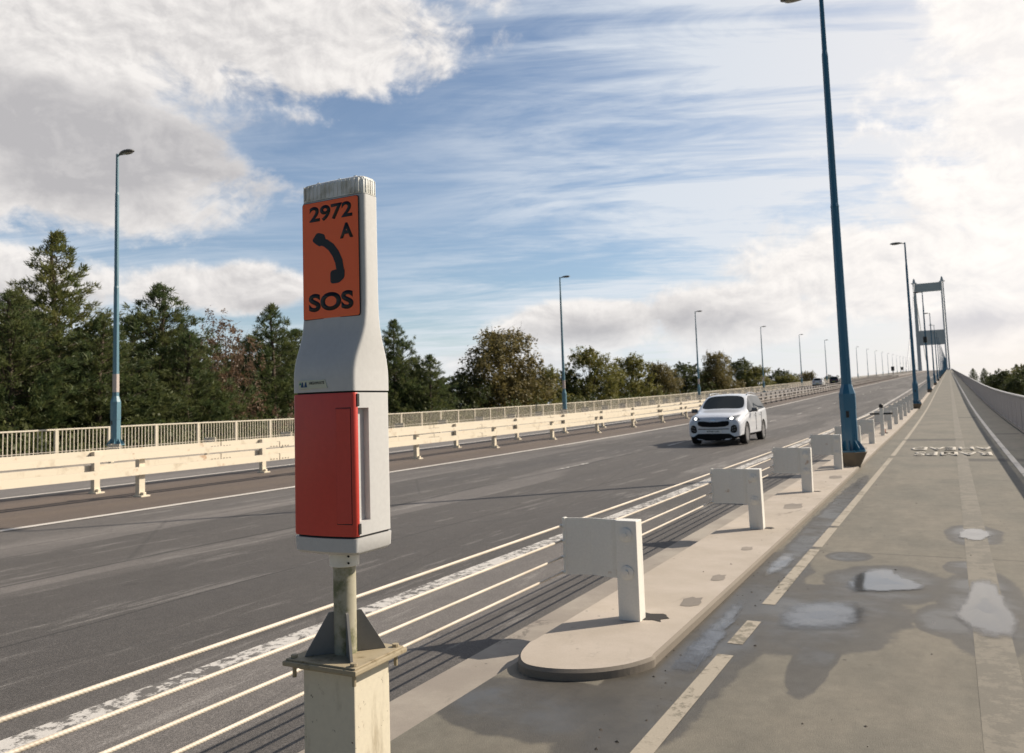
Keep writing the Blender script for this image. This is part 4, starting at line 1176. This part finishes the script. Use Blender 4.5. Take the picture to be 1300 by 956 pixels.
car((-7.02, 29.25, prof(29.2)-.12), -PI/2, P_white, 'white five-door SUV with headlights on, coming towards the camera in the near lane')
car((-21.4, 160, prof(160)-.12), PI/2, P_white2, 'small white van-like car driving away on the far carriageway, before the far lamps', False, False)
car((-21.6, 186, prof(186)-.12), PI/2, P_black, 'small black car driving away, half hidden by the nearest blue lamp column', False, False)

# ------------------------------------------------------------------ trees
def quads(name, cen, nor, up, w, h, m, parent=None, tri=False):
    """leaf faces: arrays of centres, directions"""
    n = len(cen); side = np.cross(up, nor); side /= (np.linalg.norm(side, axis=1, keepdims=True)+1e-9)
    upv = np.cross(nor, side)
    W = w[:, None]*side; Hh = h[:, None]*upv
    if tri:
        V = np.stack([cen-W, cen+W, cen+Hh*2], 1).reshape(-1, 3); k = 3
    else:
        V = np.stack([cen-Hh, cen+W*.9, cen+Hh, cen-W*.9], 1).reshape(-1, 3); k = 4
    me = bpy.data.meshes.new(name); me.vertices.add(len(V)); me.vertices.foreach_set('co', V.ravel())
    me.loops.add(len(V)); me.loops.foreach_set('vertex_index', np.arange(len(V), dtype=np.int32))
    me.polygons.add(n); me.polygons.foreach_set('loop_start', np.arange(0, len(V), k, dtype=np.int32)); me.polygons.foreach_set('loop_total', np.full(n, k, dtype=np.int32))
    me.update(calc_edges=True); me.materials.append(m)
    o = bpy.data.objects.new(name, me); C.objects.link(o)
    if parent: o.parent = parent
    return o
def rdirs(R, n):
    v = R.normal(size=(n, 3)); return v/np.linalg.norm(v, axis=1, keepdims=True)
def make_pine(seed, H, m, spread=.30, conical=1.0, gap=.0, blade=.16, density=1.0):
    R = np.random.default_rng(seed); root = empty('pine_tree'); tk = MB()
    bend = [(math.sin(k*.8+seed)*.12*k/6, math.cos(k*.6+seed)*.12*k/6, H*k/8) for k in range(9)]
    tk.tube(bend, [H*.016*(1-k/8.6)+.02 for k in range(9)], 8)
    P = []; D = []; Sz = []
    nb = int(H*15*density)
    for b in range(nb):
        t = (b+R.random())/nb; t = t**1.05; z = H*(.03+.965*t)
        L = H*spread*((1-t)**(.88*conical)*1.0+.012)*R.uniform(.6, 1.15)
        if t < .18: L *= .8+t
        az = b*2.4+R.uniform(-.5, .5); rise = R.uniform(.05, .45)+t*.5
        dx, dy = math.cos(az), math.sin(az)
        base = np.array([0, 0, z]); pts = []
        for s in (0, .35, .7, 1.0): pts.append(base+np.array([dx*L*s, dy*L*s, L*s*rise*(.4+.6*s)]))
        if b % 2 == 0 or t > .6: tk.tube([tuple(p) for p in pts], [.035*(1-t*.6), .025, .016, .008], 4, cap=False)
        nc = max(4 if t < .85 else 2, int(L*3.6))
        for c in range(nc):
            s = R.uniform(.25, 1.05) if c else 1.03
            q = base+np.array([dx*L*s, dy*L*s, L*s*rise*(.4+.6*s)])
            lat = R.normal(size=3)*np.array([.30, .30, .10])*L*.38*(.4+s*.6); q = q+lat
            P.append(q); o = q-np.array([0, 0, z-.6]); o = o/np.linalg.norm(o); D.append(o*.6+np.array([dx*.3, dy*.3, .55])); Sz.append(R.uniform(.7, 1.2)*(1.08-.35*t))
    P = np.array(P); D = np.array(D); Sz = np.array(Sz); per = 24
    n = len(P)*per; cen = np.repeat(P, per, 0); dd = np.repeat(D, per, 0)+R.normal(size=(n, 3))*.62; dd /= np.linalg.norm(dd, axis=1, keepdims=True)
    sz = np.repeat(Sz, per)
    cen = cen+R.normal(size=(n, 3))*.10*sz[:, None]+dd*(R.random((n, 1))*.10)
    side = rdirs(R, n); nor = np.cross(dd, side); nor /= np.linalg.norm(nor, axis=1, keepdims=True)
    quads('crown', cen, nor, dd, sz*R.uniform(.028, .048, n), sz*blade*R.uniform(.7, 1.2, n), m, root, tri=True)
    tk.build('trunk', M_bark, root)
    return root
def make_leafy(seed, H, W, m, nleaf=42000, lobes=62, leaf=.12, droop=.3, name='leafy_tree', base=.06, airy=.0):
    R = np.random.default_rng(seed); root = empty(name); tk = MB()
    rr_ = random.Random(seed)
    tk.tube([(0, 0, 0), (.1, .05, H*.3), (.0, .1, H*.6), (.1, 0, H*.9)], [H*.018, H*.013, H*.008, .02], 8)
    cs = []; 
    for k in range(lobes):
        t = (k+rr_.random())/lobes; z = H*(base+(1-base)*t*.95)
        env = math.sin(PI*min(1, (t*.78+.20)))**.6
        a = k*2.4+rr_.uniform(-.6, .6); r = W*env*rr_.uniform(.25, 1.0)
        c = np.array([math.cos(a)*r, math.sin(a)*r, z]); cs.append((c, rr_.uniform(.45, .95)*H*.115*(1.15-t*.45)))
        tk.tube([(0, .05, z*.55), (c[0]*.5, c[1]*.5, z*.82), tuple(c)], [H*.006, .03, .012], 5, cap=False)
        for q in range(3):
            e = c+R.normal(size=3)*cs[-1][1]*.8; tk.tube([tuple(c), tuple(e)], [.015, .006], 4, cap=False)
    # sprays inside every lobe: short twigs carrying leaves
    tot = sum(r**2 for c, r in cs); CE = []; NO = []
    for c, r in cs:
        n = int(nleaf*r*r/tot); ns = max(4, n//26); d = rdirs(R, ns); sp = c+d*(r*R.uniform(.35, 1.15, (ns, 1)))*np.array([1.1, 1.1, .95])
        k = np.repeat(sp, 26, 0); dd = np.repeat(d, 26, 0)
        k = k+R.normal(size=k.shape)*r*.13+dd*R.uniform(0, .3, (len(k), 1))*r; k[:, 2] -= np.abs(R.normal(size=len(k)))*r*droop*.4
        CE.append(k); NO.append(dd+R.normal(size=dd.shape)*.8+np.array([0, 0, .4]))
    cen = np.concatenate(CE); nor = np.concatenate(NO); nor /= np.linalg.norm(nor, axis=1, keepdims=True); n = len(cen)
    if airy: keep = R.random(n) > airy; cen, nor = cen[keep], nor[keep]; n = len(cen)
    quads('crown', cen, nor, rdirs(R, n), leaf*R.uniform(.5, .9, n), leaf*R.uniform(.8, 1.3, n), m, root)
    tk.build('trunk', M_bark, root); return root
P1 = make_pine(11, 18.5, L_pine, .27, 1.0, blade=.17, density=1.0); P2 = make_pine(5, 15.5, L_pined, .34, .95, density=1.25); P3 = make_pine(23, 16, L_pined, .31, 1.0, density=1.1)
D1 = make_leafy(3, 15, 4.6, L_dec); D2 = make_leafy(8, 15, 5.0, L_decd, lobes=66); D3 = make_leafy(14, 15, 4.2, L_gold, droop=1.0, lobes=54, airy=.1)
D4 = make_leafy(31, 15, 5.2, L_red, nleaf=24000, lobes=60, leaf=.09, name='leafy_tree', airy=.2)
used = set()
def gz(x): return -6.0
def put_tree(proto, u, v, X, label, cat, rot=0, grp='trees beyond the left parapet', wide=1.0, hb=None):
    """stand a tree so that its top rises to where it shows over the railing"""
    t = hit(u, v, X); H0 = {P1.name: 18.5, P2.name: 15.5, P3.name: 16}.get(proto.name, 15)
    key = proto.name
    if X < -20 and H0 >= 15.5: wide *= 1.28
    elif X < -20: wide *= 1.15
    if key not in used: used.add(key); o = proto
    else: o = copy_tree(proto)
    zb = -6.2 if hb is None else hb
    s = (t.z-zb)/H0; o.location = (t.x, t.y, zb); o.scale = (s*wide, s*wide, s); o.rotation_euler = (0, 0, rot)
    tag(o, label, cat, grp); return o
T = put_tree
T(P1, 72, 296, -47, 'tallest pine with an open spire top, left of the teal lamp column', 'pine tree', .3)
T(P2, 15, 372, -44, 'broad dark pine at the left edge of the picture', 'pine tree', 1.2, wide=1.15)
T(P2, 203, 364, -46, 'broad pointed dark pine just right of the teal lamp column', 'pine tree', 2.6)
T(P3, 128, 405, -43, 'lower bushy pine filling the space behind the teal lamp column', 'pine tree', 4.2, wide=1.35)
T(P3, 345, 389, -48, 'dark pointed pine directly left of the telephone', 'pine tree', .9, wide=1.0)
T(P3, 238, 425, -43, 'low pine spreading between the lamp column and the rusty tree', 'pine tree', 2.2, wide=1.2)
T(P2, 500, 408, -50, 'dark pine rising immediately right of the telephone', 'pine tree', 5.0, wide=.78)
T(P3, 425, 400, -53, 'pine mostly hidden behind the telephone head', 'pine tree', 3.3)
T(P3, 545, 452, -47, 'low dark pine to the right of the telephone, sloping down', 'pine tree', 1.7, wide=1.1)
T(P2, 45, 400, -60, 'dark pine standing deep behind the tallest pine', 'pine tree', 3.9, wide=1.4)
T(D4, 285, 400, -45.5, 'thin rusty brown tree between two dark pines', 'tree', .4, wide=.75)
T(D3, 636, 413, -54, 'tall wispy birch-like tree with brown-green drooping foliage', 'tree', 1.9, wide=1.15)
T(D1, 690, 462, -50, 'low yellow-green tree left of the lone teal lamp column', 'tree', .7, wide=.8)
T(D2, 590, 470, -56, 'dark low tree at the foot of the wispy tree', 'tree', 2.9, wide=1.1)
T(D1, 748, 438, -58, 'round topped yellow-green tree just right of the lone teal lamp column', 'tree', 3.0, wide=.95)
T(D2, 716, 470, -62, 'dark tree behind the lone teal lamp column', 'tree', .2, wide=1.1)
T(D1, 800, 448, -56, 'spiky yellow-green tree midway between the lone lamp and the car', 'tree', 5.1, wide=1.0)
T(D3, 835, 458, -60, 'olive-gold tree left of the white car roof', 'tree', 4.0, wide=1.0)
T(D2, 868, 458, -70, 'dark spreading tree behind the third lamp column', 'tree', 1.0, wide=1.3)
T(D3, 908, 444, -62, 'tall tree with browning foliage above the white car', 'tree', 2.2, wide=.9)
T(D2, 940, 453, -66, 'dark round tree right above the white car roof', 'tree', 3.6, wide=1.0)
T(D1, 960, 463, -60, 'yellow-green tree between the car and the fourth lamp', 'tree', .9, wide=1.1)
T(D2, 990, 467, -64, 'dark tree just right of the fourth far lamp', 'tree', 2.0, wide=1.1)
T(D1, 1000, 474, -60, 'low light green tree right of the fourth far lamp', 'tree', 4.4, wide=1.3)
T(D3, 1024, 470, -60, 'small brownish tree left of the white van', 'tree', 5.5, wide=1.1)
T(D2, 1054, 475, -80, 'small round tree on the skyline beside the thin far lamp', 'tree', .1, wide=1.2)
T(D2, 1075, 478, -80, 'tiny dark tree on the skyline left of the tall blue column', 'tree', 3.1, wide=1.5)
# second row, deep behind, closing the wood
fill = [(P3, 25, 385, -58), (P2, 105, 420, -56), (P3, 165, 405, -57), (P2, 232, 418, -60), (P3, 318, 428, -58), (P2, 375, 420, -58), (P3, 455, 425, -58), (P2, 525, 455, -60), (D2, 160, 440, -66), (D2, 300, 450, -68), (P2, 400, 430, -66), (D2, 470, 452, -70), (D2, 560, 478, -74), (D2, 650, 472, -76), (D2, 770, 470, -80), (D2, 830, 474, -84), (D2, 900, 468, -90), (D2, 5, 420, -56)]
for i, (p, u, v, X) in enumerate(fill):
    T(p, u, v, X, 'dark %s deep in the second row of the wood behind the railing' % ('pine' if p in (P2, P3) else 'leafy tree'), 'tree', i*1.3, grp='second row of trees', wide=1.5)
gr2 = 'trees beyond the right parapet'
for (p, u, v, X, lb, rot, wd) in [(P3, 1235, 468, 17, 'first dark pointed conifer beyond the right handrail, nearest the tower', .5, 1.1), (P2, 1249, 468, 17, 'slim conifer beyond the right handrail, second from the tower', 1.9, .9),
      (D2, 1262, 474, 17, 'rounded dark tree beyond the right handrail', 2.4, 1.0), (D3, 1279, 474, 16, 'olive tree with a low crown beyond the right handrail', 4.1, 1.0),
      (P3, 1290, 463, 17, 'tall conifer beyond the right handrail near the picture edge', 3.3, 1.1), (D1, 1300, 460, 17, 'green-gold tree cut by the right edge of the picture', .3, 1.0), (D2, 1312, 462, 18, 'dark tree just outside the right edge', 1.3, 1.1)]:
    T(p, u, v, X, lb, 'tree', rot, grp=gr2, wide=wd)
for k in range(10):
    t = copy_tree(D2); y = 95+k*22; t.location = (15.5+2.5*math.sin(k*2.1), y, -6); s = (prof(y)+6+ .9+.6*math.sin(k*3.3))/15; t.scale = (s*1.3, s*1.3, s); t.rotation_euler = (0, 0, k*1.7)
    tag(t, 'low dark tree in the thicket just over the right handrail', 'tree', 'thicket beyond the right parapet')
# undergrowth behind the left railing
def under():
    R = np.random.default_rng(77); n = 46000
    y = R.uniform(4, 150, n); d = R.random(n); x = -32.5-d*7; base = np.array([prof(q) for q in y])
    bumpy = .5*np.sin(y*.9)+.4*np.sin(y*2.3+1)+.3*np.sin(x*1.7+y*.4)
    top = -1.1+bumpy+d*2.2; z = base*.6+top-R.random(n)**1.6*3.2
    cen = np.stack([x, y, z], 1); nor = rdirs(R, n)+np.array([.5, -.2, .5]); nor /= np.linalg.norm(nor, axis=1, keepdims=True)
    o = quads('undergrowth', cen, nor, rdirs(R, n), R.uniform(.06, .12, n), R.uniform(.08, .17, n), L_decd)
    tag(o, 'dark undergrowth filling the bank behind the left railing', 'undergrowth', kind='stuff')
under()
